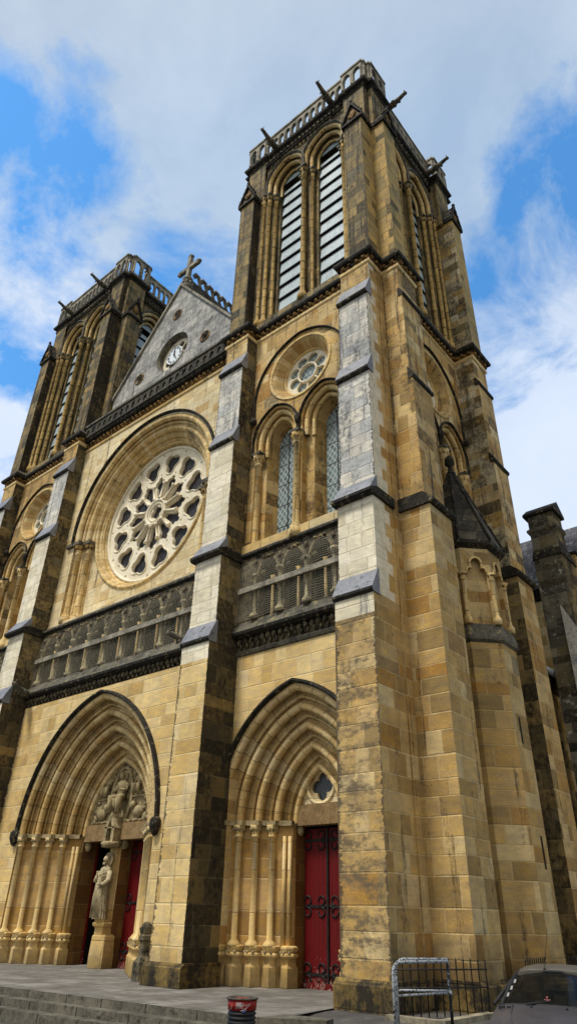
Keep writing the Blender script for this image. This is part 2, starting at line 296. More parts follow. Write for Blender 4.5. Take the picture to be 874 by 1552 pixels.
# ------------------------------------------------------------------ mesh builder
class MB:
    def __init__(s, T=None):
        s.v = []; s.f = []; s.m = []; s.sm = []; s.names = []; s.T = T
    def mi(s, m):
        if m not in s.names: s.names.append(m)
        return s.names.index(m)
    def add(s, vs, fs, m, smooth=False):
        b = len(s.v)
        for p in vs: s.v.append(s.T(p) if s.T else tuple(p))
        for i, f in enumerate(fs):
            s.f.append([b+k for k in f]); s.m.append(s.mi(m[i] if isinstance(m, (list, tuple)) else m)); s.sm.append(smooth)
    def box(s, x0, x1, y0, y1, z0, z1, m, front=None, right=None, left=None, top=None, bottom=None, back=None):
        v = [(x0,y0,z0),(x1,y0,z0),(x1,y1,z0),(x0,y1,z0),(x0,y0,z1),(x1,y0,z1),(x1,y1,z1),(x0,y1,z1)]
        f = [(0,1,5,4),(1,2,6,5),(2,3,7,6),(3,0,4,7),(4,5,6,7),(3,2,1,0)]
        s.add(v, f, [front or m, right or m, back or m, left or m, top or m, bottom or m])
    def poly(s, loops, fn, m):
        """fill a planar polygon (first loop outer, rest holes); fn maps 2d to 3d"""
        L = [[Vector((a, b, 0)) for a, b in l] for l in loops]
        flat = [p for l in loops for p in l]
        tr = tessellate_polygon(L)
        s.add([fn(a, b) for a, b in flat], [tuple(t) for t in tr], m)
    def plate(s, loops, y0, y1, m, edge=None, back=True, outer_edge=True):
        s.poly(loops, lambda a, b: (a, y0, b), m)
        if back: s.poly(loops, lambda a, b: (a, y1, b), m)
        for i, l in enumerate(loops):
            if i == 0 and not outer_edge: continue
            n = len(l)
            vs = [(a, y0, b) for a, b in l]+[(a, y1, b) for a, b in l]
            s.add(vs, [(k, (k+1) % n, (k+1) % n+n, k+n) for k in range(n)], edge or m)
    def prism(s, prof, x0, x1, m, segm=None, side=None, left=None):
        """profile [(y,z)] extruded along x; segm = material per segment"""
        n = len(prof)
        s.poly([prof], lambda a, b: (x0, a, b), left or side or m); s.poly([prof], lambda a, b: (x1, a, b), side or m)
        vs = [(x0, a, b) for a, b in prof]+[(x1, a, b) for a, b in prof]
        s.add(vs, [(k, (k+1) % n, (k+1) % n+n, k+n) for k in range(n)], segm if segm else m)
    def loft(s, A, prof, m, closed=False, smooth=False, mats=None):
        """A(r) gives a list of (x,z) points; prof = [(r,y)]"""
        rows = [[(px, y, pz) for px, pz in A(r)] for r, y in prof]
        n = len(rows[0]); vs = [p for r in rows for p in r]
        e = n if closed else n-1
        for j in range(len(rows)-1):
            fs = [(j*n+k, j*n+(k+1) % n, (j+1)*n+(k+1) % n, (j+1)*n+k) for k in range(e)]
            idx = [i for i in fs]
            base = len(s.v)
            vv = rows[j]+rows[j+1]
            s.add(vv, [(k, (k+1) % n, (k+1) % n+n, k+n) for k in range(e)], mats[j] if mats else m, smooth)
    def roll(s, A, r, y, rad, m, closed=False, k=8):
        pr = [(r+rad*cos(2*pi*i/k), y+rad*sin(2*pi*i/k)) for i in range(k+1)]
        s.loft(A, pr, m, closed, True)
    def lathe(s, cx, cy, prof, m, k=12, smooth=True, sx=1., sy=1., rot=0., mats=None, squash=None):
        """prof = [(r,z)]"""
        rows = []
        for r, z in prof:
            rows.append([(cx+sx*r*cos(2*pi*i/k+rot), cy+sy*r*sin(2*pi*i/k+rot), z) for i in range(k)])
        for j in range(len(rows)-1):
            s.add(rows[j]+rows[j+1], [(i, (i+1) % k, (i+1) % k+k, i+k) for i in range(k)], mats[j] if mats else m, smooth)
        for row, rr in ((rows[0], prof[0][0]), (rows[-1], prof[-1][0])):
            if rr > 1e-4: s.add(row, [tuple(range(k))], m)
    def tube(s, pts, rad, m, k=7, closed=False):
        P = [Vector(p) for p in pts]; n = len(P); rows = []
        rr = rad if hasattr(rad, '__len__') else [rad]*n
        up = None
        for i in range(n):
            if closed: d = P[(i+1) % n]-P[i-1]
            else: d = P[min(i+1, n-1)]-P[max(i-1, 0)]
            d.normalize()
            if up is None:
                up = Vector((0, 0, 1)) if abs(d.z) < .9 else Vector((1, 0, 0))
            a = d.cross(up); 
            if a.length < 1e-5: a = d.cross(Vector((0, 1, 0)))
            a.normalize(); b = a.cross(d).normalized(); up = b
            rows.append([tuple(P[i]+rr[i]*(cos(2*pi*q/k)*a+sin(2*pi*q/k)*b)) for q in range(k)])
        e = n if closed else n-1
        for j in range(e):
            s.add(rows[j]+rows[(j+1) % n], [(q, (q+1) % k, (q+1) % k+k, q+k) for q in range(k)], m, True)
        if not closed: s.add(rows[0], [tuple(range(k))], m); s.add(rows[-1], [tuple(range(k))], m)
    def blob(s, c, r, m, k=7, j=5, jit=0.):
        rows = []
        vs = []; fs = []
        cx, cy, cz = c; rx, ry, rz = r if hasattr(r, '__len__') else (r, r, r)
        for a in range(j+1):
            th = pi*a/j
            for b in range(k):
                q = 1+jit*random.uniform(-1, 1)
                vs.append((cx+q*rx*sin(th)*cos(2*pi*b/k), cy+q*ry*sin(th)*sin(2*pi*b/k), cz+q*rz*cos(th)))
        for a in range(j):
            for b in range(k):
                fs.append((a*k+b, a*k+(b+1) % k, (a+1)*k+(b+1) % k, (a+1)*k+b))
        s.add(vs, fs, m, True)
    def mould(s, poly, prof, m, closed=True, mats=None, caps=True):
        """poly (CCW outward to the right of travel) xy path; prof=[(out,z)]"""
        n = len(poly)
        def off(i, o):
            p = Vector(poly[i])
            if closed or 0 < i < n-1:
                a = (p-Vector(poly[i-1])).normalized(); b = (Vector(poly[(i+1) % n])-p).normalized()
                na = Vector((a.y, -a.x)); nb = Vector((b.y, -b.x))
                d = 1+na.dot(nb)
                return p+(na+nb)*(o/max(d, .2))
            if i == 0: b = (Vector(poly[1])-p).normalized()
            else: b = (p-Vector(poly[i-1])).normalized()
            return p+Vector((b.y, -b.x))*o
        rows = [[(*off(i, o), z) for i in range(n)] for o, z in prof]
        e = n if closed else n-1
        for j in range(len(rows)-1):
            s.add(rows[j]+rows[j+1], [(i, (i+1) % n, (i+1) % n+n, i+n) for i in range(e)], mats[j] if mats else m)
        if not closed:
            for e_ in (0, n-1):
                s.add([r[e_] for r in rows], [tuple(range(len(rows)))], m)
    def build(s, name, parent=None, smooth_all=False, origin=None):
        me = bpy.data.meshes.new(name)
        o_ = Vector(origin) if origin else (parent.matrix_world.translation.copy() if parent else Vector((0, 0, 0)))
        if parent is not None and origin is None: o_ = ORG.get(parent.name, Vector((0, 0, 0)))
        me.from_pydata([tuple(Vector(p)-o_) for p in s.v], [], s.f)
        for m in s.names: me.materials.append(M[m])
        me.polygons.foreach_set('material_index', s.m)
        me.polygons.foreach_set('use_smooth', s.sm)
        me.update()
        bm = bmesh.new(); bm.from_mesh(me)
        bmesh.ops.remove_doubles(bm, verts=bm.verts, dist=1e-4)
        bmesh.ops.recalc_face_normals(bm, faces=bm.faces)
        bm.to_mesh(me); bm.free()
        o = bpy.data.objects.new(name, me); COL.objects.link(o)
        if parent is not None: o.parent = parent
        elif o_.length > 0: o.location = o_
        if parent is None: ORG[o.name] = o_
        else: ORG[o.name] = ORG.get(parent.name, Vector((0, 0, 0)))
        return o
ORG = {}
def empty(name, loc=(0, 0, 0)):
    o = bpy.data.objects.new(name, None); o.location = loc; COL.objects.link(o)
    ORG[o.name] = Vector(loc); o.empty_display_size = .3
    return o
def tag(o, label=None, cat=None, group=None, kind=None):
    for k, v in (('label', label), ('category', cat), ('group', group), ('kind', kind)):
        if v: o[k] = v
    return o

# ------------------------------------------------------------------ outlines
def pointed(cx, zs, w, d, n=14, legs=None, stilt=0.):
    """returns A(r): pointed (d>0) or round arch outline offset outward by r"""
    def A(r):
        R = w+d+r; zc = zs+stilt
        if R <= d+.01: R = d+.01
        am = math.acos(min(1, d/R)) if d > 0 else pi/2
        pts = []
        if legs is not None: pts.append((cx-(w+r), legs))
        if stilt: pts.append((cx-(w+r), zs))
        for i in range(n+1):
            a = am*i/n; pts.append((cx+d-R*cos(a), zc+R*sin(a)))
        for i in range(n-1, -1, -1):
            a = am*i/n; pts.append((cx-d+R*cos(a), zc+R*sin(a)))
        if stilt: pts.append((cx+(w+r), zs))
        if legs is not None: pts.append((cx+(w+r), legs))
        return pts
    return A
def circle(cx, cz, R, n=40):
    return lambda r: [(cx+(R+r)*cos(2*pi*i/n), cz+(R+r)*sin(2*pi*i/n)) for i in range(n)]
def foil(cx, cz, nf, off, rad, rot=pi/2, n=8, scale=1.):
    """union of nf circles as an outline"""
    N = nf*n; out = []
    for i in range(N):
        th = 2*pi*i/N+rot; best = 0
        for k in range(nf):
            a = 2*pi*k/nf+rot; dx, dz = off*cos(a), off*sin(a)
            b = dx*cos(th)+dz*sin(th); c = dx*dx+dz*dz-rad*rad; D = b*b-c
            if D >= 0:
                q = b+sqrt(D)
                if q > best: best = q
        out.append((cx+scale*best*cos(th), cz+scale*best*sin(th)))
    return out
# ------------------------------------------------------------------ the church
XC, YC = 9.8, 4.35          # tower axis
HX, HY = 3.8, 4.35          # half core of the tower
church = empty('church', (0, 0, 0))
tag(church, 'ochre stone church with two square belfry towers, rose window and three deep pointed portals', 'church')

def mir(s): return (lambda p: (s*p[0], p[1], p[2])) if s < 0 else None
def front_T(s): return lambda p: (s*(XC+p[0]), p[1], p[2])                 # local (u along, depth, z)
def side_T(s): return lambda p: (s*(XC+HX-p[1]), YC+p[0], p[2])
def inner_T(s): return lambda p: (s*(XC-HX+p[1]), YC-p[0], p[2])
def back_T(s): return lambda p: (s*(XC-p[0]), YC+HY-p[1], p[2])

def plan(fx0, fx1, fb, sy0, sy1, sb, inner=True):
    """closed outline of a tower with a pair of buttresses on each corner, right tower, anticlockwise seen from above"""
    q = [(fx0, HY), (fx0, HY+fb), (fx1, HY+fb), (fx1, sy1), (HX+sb, sy1), (HX+sb, sy0), (HX, sy0)]
    pts = []
    # front right corner: travel left to right along front (y = YC - v)
    fr = [(XC+u, YC-v) for u, v in q]
    br = [(XC+u, YC+v) for u, v in reversed(q)]
    bl = [(XC-u, YC+v) for u, v in q]
    fl = [(XC-u, YC-v) for u, v in reversed(q)]
    return fr+br+bl+fl

def foliage(mb, x0, x1, y, z, h, step, m, T=None):
    n = max(1, int((x1-x0)/step))
    for i in range(n):
        x = x0+(i+.5)*(x1-x0)/n
        mb.blob((x, y+random.uniform(-.02, .02), z+h*.62), (step*.36, .09, h*.3), m, 6, 4, .25)
        mb.blob((x+step*.3, y+.03, z+h*.25), (step*.2, .07, h*.24), m, 5, 4, .3)

def foliage_poly(mb, poly, out, z, h, step, m):
    n = len(poly)
    for i in range(n):
        a = Vector(poly[i]); b = Vector(poly[(i+1) % n]); L = (b-a).length
        if L < .25: continue
        d = (b-a)/L; nn = Vector((d.y, -d.x)); k = max(1, int(L/step))
        for j in range(k):
            p = a+d*L*(j+.5)/k+nn*out
            mb.blob((p.x, p.y, z+h*.6), (step*.34, step*.34, h*.34), m, 6, 4, .3)
            q = p+d*step*.4
            mb.blob((q.x, q.y, z+h*.25), (step*.18, step*.18, h*.2), m, 5, 4, .3)

# ---------- windows with leading: local bay frame, opening centres +-1.25
def lattice_opening(mb, A, y0, y1, m): mb.loft(A, [(0, y0), (-.16, y0+.12), (-.16, y1)], m)

def big_bay(T, tw, name_wall, wall_m, mould_m, s):
    """storey of the paired lancets below an oculus, all under a pointed relieving arch"""
    W0, W1, Z0, Z1 = -2.62, 2.62, 13.1, 24.6
    L = [pointed(c, 17.75, 1.05, .3, 12, 13.62, .72) for c in (-1.22, 1.22)]
    O = circle(0, 21.45, 1.5, 36)
    mb = MB(T)
    mb.poly([[(W0, Z0), (W1, Z0), (W1, Z1), (W0, Z1)]]+[A(0) for A in L]+[O(0)], lambda a, b: (a, 0, b), wall_m)
    for A in L:
        mb.loft(A, [(0, 0), (0, .28), (-.3, .34), (-.36, .34), (-.52, .95)], wall_m)
    mb.loft(O, [(0, 0), (-.1, .08), (-.36, .55)], wall_m if T(( 0, 0, 0))[1] > 1 else ('vous_or' if s > 0 else 'vous_ol'), True)
    mb.build('wall', tw)
    mb = MB(T)
    for A in L:
        c = (A(0)[0][0]+A(0)[-1][0])/2
        H = pointed(c, 17.75, 1.05, .3, 14, None, .72)
        mb.loft(H, [(.1, 0), (.1, -.08), (.125, -.12), (.16, -.1), (.17, 0)], 'crust')
        mb.roll(H, -.1, .2, .12, mould_m)
        mb.roll(H, -.33, .36, .09, mould_m)
    R = pointed(0, 19.7, 2.4, .25, 18, None, 1.0)
    mb.loft(R, [(0, 0), (0, -.07), (.03, -.11), (.07, -.09), (.085, 0)], 'crust')
    mb.loft(circle(0, 21.45, 1.5, 36), [(.16, 0), (.14, -.05), (.04, -.05), (.0, .03)], mould_m, True)
    mb.roll(circle(0, 21.45, 1.5, 36), -.32, .48, .07, mould_m, True)
    for sg in (-1, 1):
        mb.lathe(sg*2.42, -.1, [(.02, 19.4), (.12, 19.48), (.15, 19.6), (.11, 19.74), (.02, 19.8)], 'crust', 8)
    mb.lathe(0, -.1, [(.03, 18.3), (.1, 18.4), (.15, 18.62), (.1, 18.8), (.02, 18.88)], 'crust', 8)
    mb.build('hood_moulding', tw)
    # colonnettes
    for x in (-2.22, 0, 2.22):
        for dx in (0,):
            c = MB(T); yq = .16 if x else -.08
            c.lathe(x, yq, [(.26, 13.15), (.26, 13.5), (.2, 13.55), (.22, 13.65), (.15, 13.75), (.13, 13.85), (.125, 17.3), (.17, 17.33), (.17, 17.38), (.14, 17.42), (.18, 17.55), (.27, 17.78)], 'moulding', 10)
            for k in range(8):
                a = 2*pi*k/8
                c.blob((x+.2*cos(a), yq+.2*sin(a), 17.66), (.07, .07, .1), 'moulding', 5, 4, .2)
            c.box(x-.26, x+.26, yq-.26, .42, 17.78, 17.9, 'crust_grey')
            c.build('colonnette', tw)
    # tracery and glass
    t = MB(T)
    holes = [[(.44*cos(2*pi*i/24), 21.45+.44*sin(2*pi*i/24)) for i in range(24)]]
    for k in range(8):
        a = 2*pi*k/8+pi/8; R1, R2 = .52, .93; w = .29
        pts = []
        for j in range(5):
            b = a-.36+.72*j/4; pts.append((R1*cos(b), 21.45+R1*sin(b)))
        for j in range(9):
            b = -pi/2+pi*j/8; rr = .27
            cx, cz = .73*cos(a), .73*sin(a)
            pts.append((cx+rr*(cos(a)*cos(b)+sin(a)*sin(-b))*1., 21.45+cz+rr*(sin(a)*cos(b)+cos(a)*sin(b))))
        # keep orientation simple: sort by angle about the lobe
        c0 = (.72*cos(a), 21.45+.72*sin(a))
        pts.sort(key=lambda q: atan2(q[1]-c0[1], q[0]-c0[0]))
        holes.append(pts[::-1] if False else pts)
    t.plate([O(-.32)]+holes, .5, .62, 'tracery')
    t.roll(circle(0, 21.45, .48, 24), 0, .5, .045, 'tracery', True)
    t.build('oculus_tracery', tw)
    g = MB(T)
    g.poly([O(-.32)], lambda a, b: (a, .623, b), 'glass')
    g.build('oculus_glass', tw)
    for A in L:
        g = MB(T)
        g.poly([A(-.48)], lambda a, b: (a, .9, b), 'glass')
        c = (A(0)[0][0]+A(0)[-1][0])/2
        g.box(c-.012, c+.012, .87, .89, 14.05, 19., 'iron')
        g.build('lancet_window', tw)
    b = MB(T)
    b.box(W0, W1, -.12, .5, 13.25, 13.62, 'moulding')
    b.build('window_sill', tw)

def louvres(T, tw, cx, hw, z0, ztop_fn, y=1.0):
    o = MB(T)
    z = z0
    k = 0
    while z < 37.2:
        zt = z+.79
        if k == 11: zt = z+.42
        n = 10
        x0, x1 = cx-hw, cx+hw
        top = [(x0, y+.07, zt), (x1, y+.07, zt)]
        # slat body, slanting outwards and down, then a blackened scalloped lip
        o.add([(x0, y, z), (x1, y, z), (x1, y+.07, zt), (x0, y+.07, zt), (x0, y+.03, z), (x1, y+.03, z), (x1, y+.10, zt), (x0, y+.10, zt)],
              [(0, 1, 2, 3), (4, 5, 6, 7), (0, 1, 5, 4), (3, 2, 6, 7), (0, 3, 7, 4), (1, 2, 6, 5)], 'louvre')
        w = (x1-x0)/n
        for i in range(n):
            a = x0+i*w
            pts = [(a, y-.005, z+.01), (a+w, y-.005, z+.01)]+[(a+w/2+w/2*cos(t), y-.02, z-.10*sin(t)) for t in (0, pi/4, pi/2, 3*pi/4, pi)]
            o.add(pts, [tuple(range(len(pts)))], 'darkslat')
        z += .92; k += 1
    o.build('louvre', tw)

def belfry_bay(T, tw, s):
    W0, W1, Z0, Z1 = -3.02, 3.02, 25.2, 38.3
    L = [pointed(c, 35.65, 1.24, .25, 12, 25.6, .8) for c in (-1.28, 1.28)]
    mb = MB(T)
    mb.poly([[(W0, Z0), (W1, Z0), (W1, Z1), (W0, Z1)]]+[A(0) for A in L], lambda a, b: (a, .1, b), 'belfry')
    for A in L:
        mb.loft(A, [(0, .1), (0, .32), (-.24, .32), (-.24, .62), (-.5, .62), (-.5, 1.5)], 'belfry')
    # corner strips stand proud beside the recess
    mb.build('wall', tw)
    h = MB(T)
    for A in L:
        c = (A(0)[0][0]+A(0)[-1][0])/2
        H = pointed(c, 35.65, 1.24, .25, 14, None, .8)
        h.loft(H, [(.02, .1), (.02, -.02), (.08, -.1), (.13, -.08), (.15, .1)], 'crust_grey')
        h.roll(H, -.02, .14, .12, 'moulding'); h.roll(H, -.24, .38, .11, 'moulding'); h.roll(H, -.5, .64, .07, 'moulding')
    h.build('belfry_arch', tw)
    # clustered shafts
    def shaft(x, y, r):
        c = MB(T)
        c.lathe(x, y, [(r*2, 25.55), (r*2, 25.85), (r*1.5, 25.95), (r*1.15, 26.05), (r, 26.1), (r, 34.95), (r*1.4, 35.0), (r*1.1, 35.05), (r*1.5, 35.25), (r*2.1, 35.5)], 'shaft_b', 8)
        for k in range(6):
            a = 2*pi*k/6; c.blob((x+r*1.6*cos(a), y+r*1.6*sin(a), 35.33), (r*.6, r*.6, .12), 'crust_grey', 5, 4, .3)
        c.box(x-r*2.2, x+r*2.2, y-r*2.2, y+r*2.2, 35.5, 35.66, 'crust_grey')
        c.build('colonnette', tw)
    for sg in (-1, 1):
        shaft(sg*2.46, .16, .1); shaft(sg*2.24, .44, .1); shaft(sg*2.72, .02, .08)
        shaft(sg*.3, .42, .09)
    shaft(0, .08, .12)
    for c in (-1.28, 1.28):
        louvres(T, tw, c, .735, 25.75, None, .72)
        d = MB(T)
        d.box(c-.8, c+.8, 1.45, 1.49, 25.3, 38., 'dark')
        d.build('dark_opening', tw)
    st = MB(T)
    st.box(W0, W1, -.05, 1.2, 25.2, 25.6, 'belfry')
    st.build('sill', tw)

def gablet(mb, x0, x1, yf, yb, z0, z1, mat='belfry_soot'):
    """little pointed roof with crockets closing a belfry buttress; faces -y in local frame"""
    xm = (x0+x1)/2; o = .12
    mb.box(x0-o, x1+o, yf-o, yb, z0, z0+.16, 'crust')
    # pediment
    pr = [(x0-.02, z0+.16), (x1+.02, z0+.16), (xm, z1)]
    mb.plate([pr], yf, yb, 'belfry')
    for sg in (-1, 1):
        xa = x0-o if sg < 0 else x1+o
        vs = [(xa, yf-o, z0+.1), (xm, yf-o, z1+.1), (xm, yb, z1+.1), (xa, yb, z0+.1), (xa, yf-o, z0+.28), (xm, yf-o, z1+.3), (xm, yb, z1+.3), (xa, yb, z0+.28)]
        mb.add(vs, [(0, 1, 2, 3), (4, 5, 6, 7), (0, 1, 5, 4), (1, 2, 6, 5), (2, 3, 7, 6), (3, 0, 4, 7)], 'crust')
        for k in range(5):
            t = (k+.6)/5.
            mb.blob((xa+(xm-xa)*t, yf-.05, z0+.3+(z1-z0)*t+.06), (.075, .08, .11), 'crust', 6, 4, .3)
    mb.blob((xm, yf-.05, z1+.38), (.1, .1, .16), 'crust', 6, 4, .2)
    mb.blob((xm, yf-.03, z0+.16+(z1-z0)*.38), (.26, .06, .26), 'frieze', 7, 5, .2)

FB = [  # front buttress profile (depth measured outward from y = 0), right tower outer one
 (-1.37, .55), (-1.37, 9.62), (-1.44, 9.62), (-1.44, 9.72), (-1.14, 10.36), (-1.14, 12.92), (-1.38, 12.97), (-1.38, 13.06),
 (-.97, 13.7), (-.97, 18.28), (-1.08, 18.3), (-1.08, 18.4), (-.8, 19.12), (-.8, 22.4), (-.92, 22.44), (-.92, 22.54), (-.6, 23.4), (-.6, 24.45)]
def front_buttress(T, tw, x0, x1, yback, mats, name='buttress'):
    """mats: dict of materials for front low/mid/high and the two flanks"""
    mb = MB(T)
    mb.prism([(-1.5, -.05), (-1.5, .44), (-1.37, .55), (yback, .55), (yback, -.05)], x0-.12, x1+.12, 'plinth', [M_ for M_ in ('plinth',)*5])
    def seg(pts, front, right, left, fr2=None, slope='lead', lip='crust'):
        pr = pts+[(yback, pts[-1][1]), (yback, pts[0][1])]
        n = len(pts); sm = []
        for k in range(n-1):
            dz = abs(pts[k+1][1]-pts[k][1]); dy = abs(pts[k+1][0]-pts[k][0])
            sm.append(front if dy < .01 and dz > .3 else (slope if dz > .3 else lip))
        mb.prism(pr, x0, x1, front, sm+[right, right, right], right, left)
    seg([(-1.37, .55), (-1.37, 8.95)], mats['low'], mats['low_r'], mats['low_l'])
    seg([(-1.37, 8.95), (-1.37, 9.6)], mats['band'], mats['low_r'], mats['low_l'])
    seg([(-1.14, 9.6), (-1.14, 12.94)], mats['mid'], mats['mid_r'], mats['mid_l'])
    seg([(-.97, 12.94), (-.97, 18.3)], mats['hi'], mats['hi_r'], mats['hi_l'])
    seg([(-.8, 18.3), (-.8, 22.4)], mats['hi2'], mats['hi_r'], mats['hi_l'])
    seg([(-.6, 22.4), (-.6, 24.45)], mats['cap'], mats['hi_r'], mats['hi_l'])
    # sloping weatherings with an overhanging nose
    def weather(z0, y0, z1, y1, ov, m='lead', mn='crust', wide=.03):
        mb.prism([(y0+.05, z0-.07), (y0, z0), (y0, z0+.08), (y1, z1), (y1+.06, z1), (y1+.06, z0-.07)], x0-wide, x1+wide, m, [mn, mn, m, m, m, mn], m)
    weather(9.62, -1.46, 10.36, -1.13, 0, 'lead')
    weather(18.3, -1.1, 19.12, -.79, 0, 'lead')
    weather(22.44, -.94, 23.4, -.59, 0, 'lead')
    weather(13.0, -1.36, 13.7, -.96, 0, 'lead', wide=.035)
    mb.prism([(-1.3, 12.9), (-1.38, 12.97), (-1.38, 13.07), (-1.0, 13.25), (yback, 13.25), (yback, 12.9)], x0-.09, x1+.09, 'crust', ['crust', 'crust', 'crust_grey', 'crust', 'crust', 'crust'], 'crust')
    mb.build(name, tw)

def side_buttress(T, tw, u0, u1, back, mats, s):
    """in the side frame: u along +y, depth negative outward"""
    mb = MB(T)
    mb.prism([(-1.4, -.05), (-1.4, .44), (-1.28, .55), (back, .55), (back, -.05)], u0-.12, u1+.12, 'plinth')
    st = [(-1.28, .55, 12.95), (-1.12, 12.95, 18.35), (-1.02, 18.35, 22.7), (-.92, 22.7, 24.45)]
    for i, (o, a, b) in enumerate(st):
        k = 'low' if i == 0 else 'hi'
        mb.box(u0, u1, o, back, a, b, mats[k], front=mats[k+'_out'], left=mats[k+'_f'], right=mats[k+'_f'])
    for (z0, o0, z1, o1, m) in ((12.97, -1.44, 13.55, -1.1, 'crust_grey'), (18.35, -1.2, 18.8, -1.01, 'crust'), (22.7, -1.1, 23.1, -.9, 'crust')):
        if z0 < 14: mb.prism([(o0+.08, z0-.07), (o0, z0), (o0, z0+.1), (o1, z0+.4), (back, z0+.4), (back, z0-.07)], u0-.09, u1+.09, m, ['crust', 'crust', m, m, m, 'crust'], 'crust')
        else: mb.prism([(o0+.05, z0-.07), (o0, z0), (o0, z0+.08), (o1, z1), (o1+.05, z1), (o1+.05, z0-.07)], u0-.03, u1+.03, m, ['crust', 'crust', m, m, m, 'crust'], m)
    mb.build('side_buttress', tw)

def belfry_buttress(T, tw, x0, x1, yf, yb, m_front, m_side, m_left=None, name='belfry_buttress'):
    mb = MB(T)
    mb.box(x0, x1, yf, yb, 24.9, 35.1, m_front, right=m_side, left=m_left or m_side)
    gablet(mb, x0, x1, yf, yb, 35.1, 36.55)
    mb.build(name, tw)

def string_course(tw, s, z):
    pl = plan(2.6, 4.0, .97, 2.6, 4.0, 1.12)
    pl = [(s*a, b) for a, b in pl]
    if s < 0: pl = pl[::-1]
    mb = MB(); mb.mould(pl, [(.02, z-.12), (.2, z-.03), (.24, z+.05), (.05, z+.28)], 'crust'); return mb

def gargoyle(mb, p, d, L=1.25):
    p = Vector(p); d = Vector(d).normalized(); rt = Vector((-d.y, d.x, 0))
    pts = [p-d*.3, p+d*L*.3+Vector((0, 0, .02)), p+d*L*.6+Vector((0, 0, .1)), p+d*L*.85+Vector((0, 0, .2)), p+d*L+Vector((0, 0, .16))]
    mb.tube(pts, [.19, .17, .12, .1, .06], 'crust_grey', 7)
    h = p+d*L*.93+Vector((0, 0, .2))
    mb.blob(tuple(h), (.1, .12, .09), 'crust_grey', 7, 5, .1)
    for sg in (-1, 1):
        mb.blob(tuple(h+rt*sg*.09+Vector((0, 0, .12))), (.03, .03, .08), 'crust_grey', 5, 4)
        mb.blob(tuple(p+d*L*.35+rt*sg*.13+Vector((0, 0, .02))), (.12, .07, .13), 'crust_grey', 6, 4, .15)
        mb.blob(tuple(p+d*L*.6+rt*sg*.1-Vector((0, 0, .04))), (.09, .04, .05), 'crust_grey', 5, 4, .1)

def openwork(mb, a, b, z0, z1, m, bay=.52, first=True):
    """parapet run from a to b: base rail, little colonnettes with pointed heads, top rail"""
    a = Vector(a); b = Vector(b); L = (b-a).length; d = (b-a)/L; nn = Vector((d.y, -d.x)); n = max(1, round(L/bay)); w = L/n
    zb, zt = z0+.3, z1-.32
    holes = []
    for i in range(n):
        c = (i+.5)*w; hw = w*.34
        A = pointed(c, zt-.34, hw, hw*.6, 6, zb)
        holes.append(A(0))
    T0 = mb.T
    for off in (0,):
        def fn(u, dep, z): p = a+d*u+nn*dep; return (p.x, p.y, z)
        sub = MB(lambda p: fn(p[0], p[1], p[2]))
        sub.plate([[(0, z0), (L, z0), (L, z1), (0, z1)]]+holes, .09, -.09, m)
        sub.box(-.05, L+.05, -.15, .15, z1-.14, z1, m)
        sub.box(-.05, L+.05, -.13, .13, z0, z0+.16, m)
        for i in range(n+1): sub.lathe(min(max(i*w, .05), L-.05), .09, [(.06, zb), (.045, zb+.1), (.045, zt-.4), (.07, zt-.3)], m, 6)
        for i, v in enumerate(sub.v): pass
        base = len(mb.v); mb.v += sub.v; mb.f += [[base+k for k in f] for f in sub.f]
        mb.m += [mb.mi(sub.names[q]) for q in sub.m]; mb.sm += sub.sm

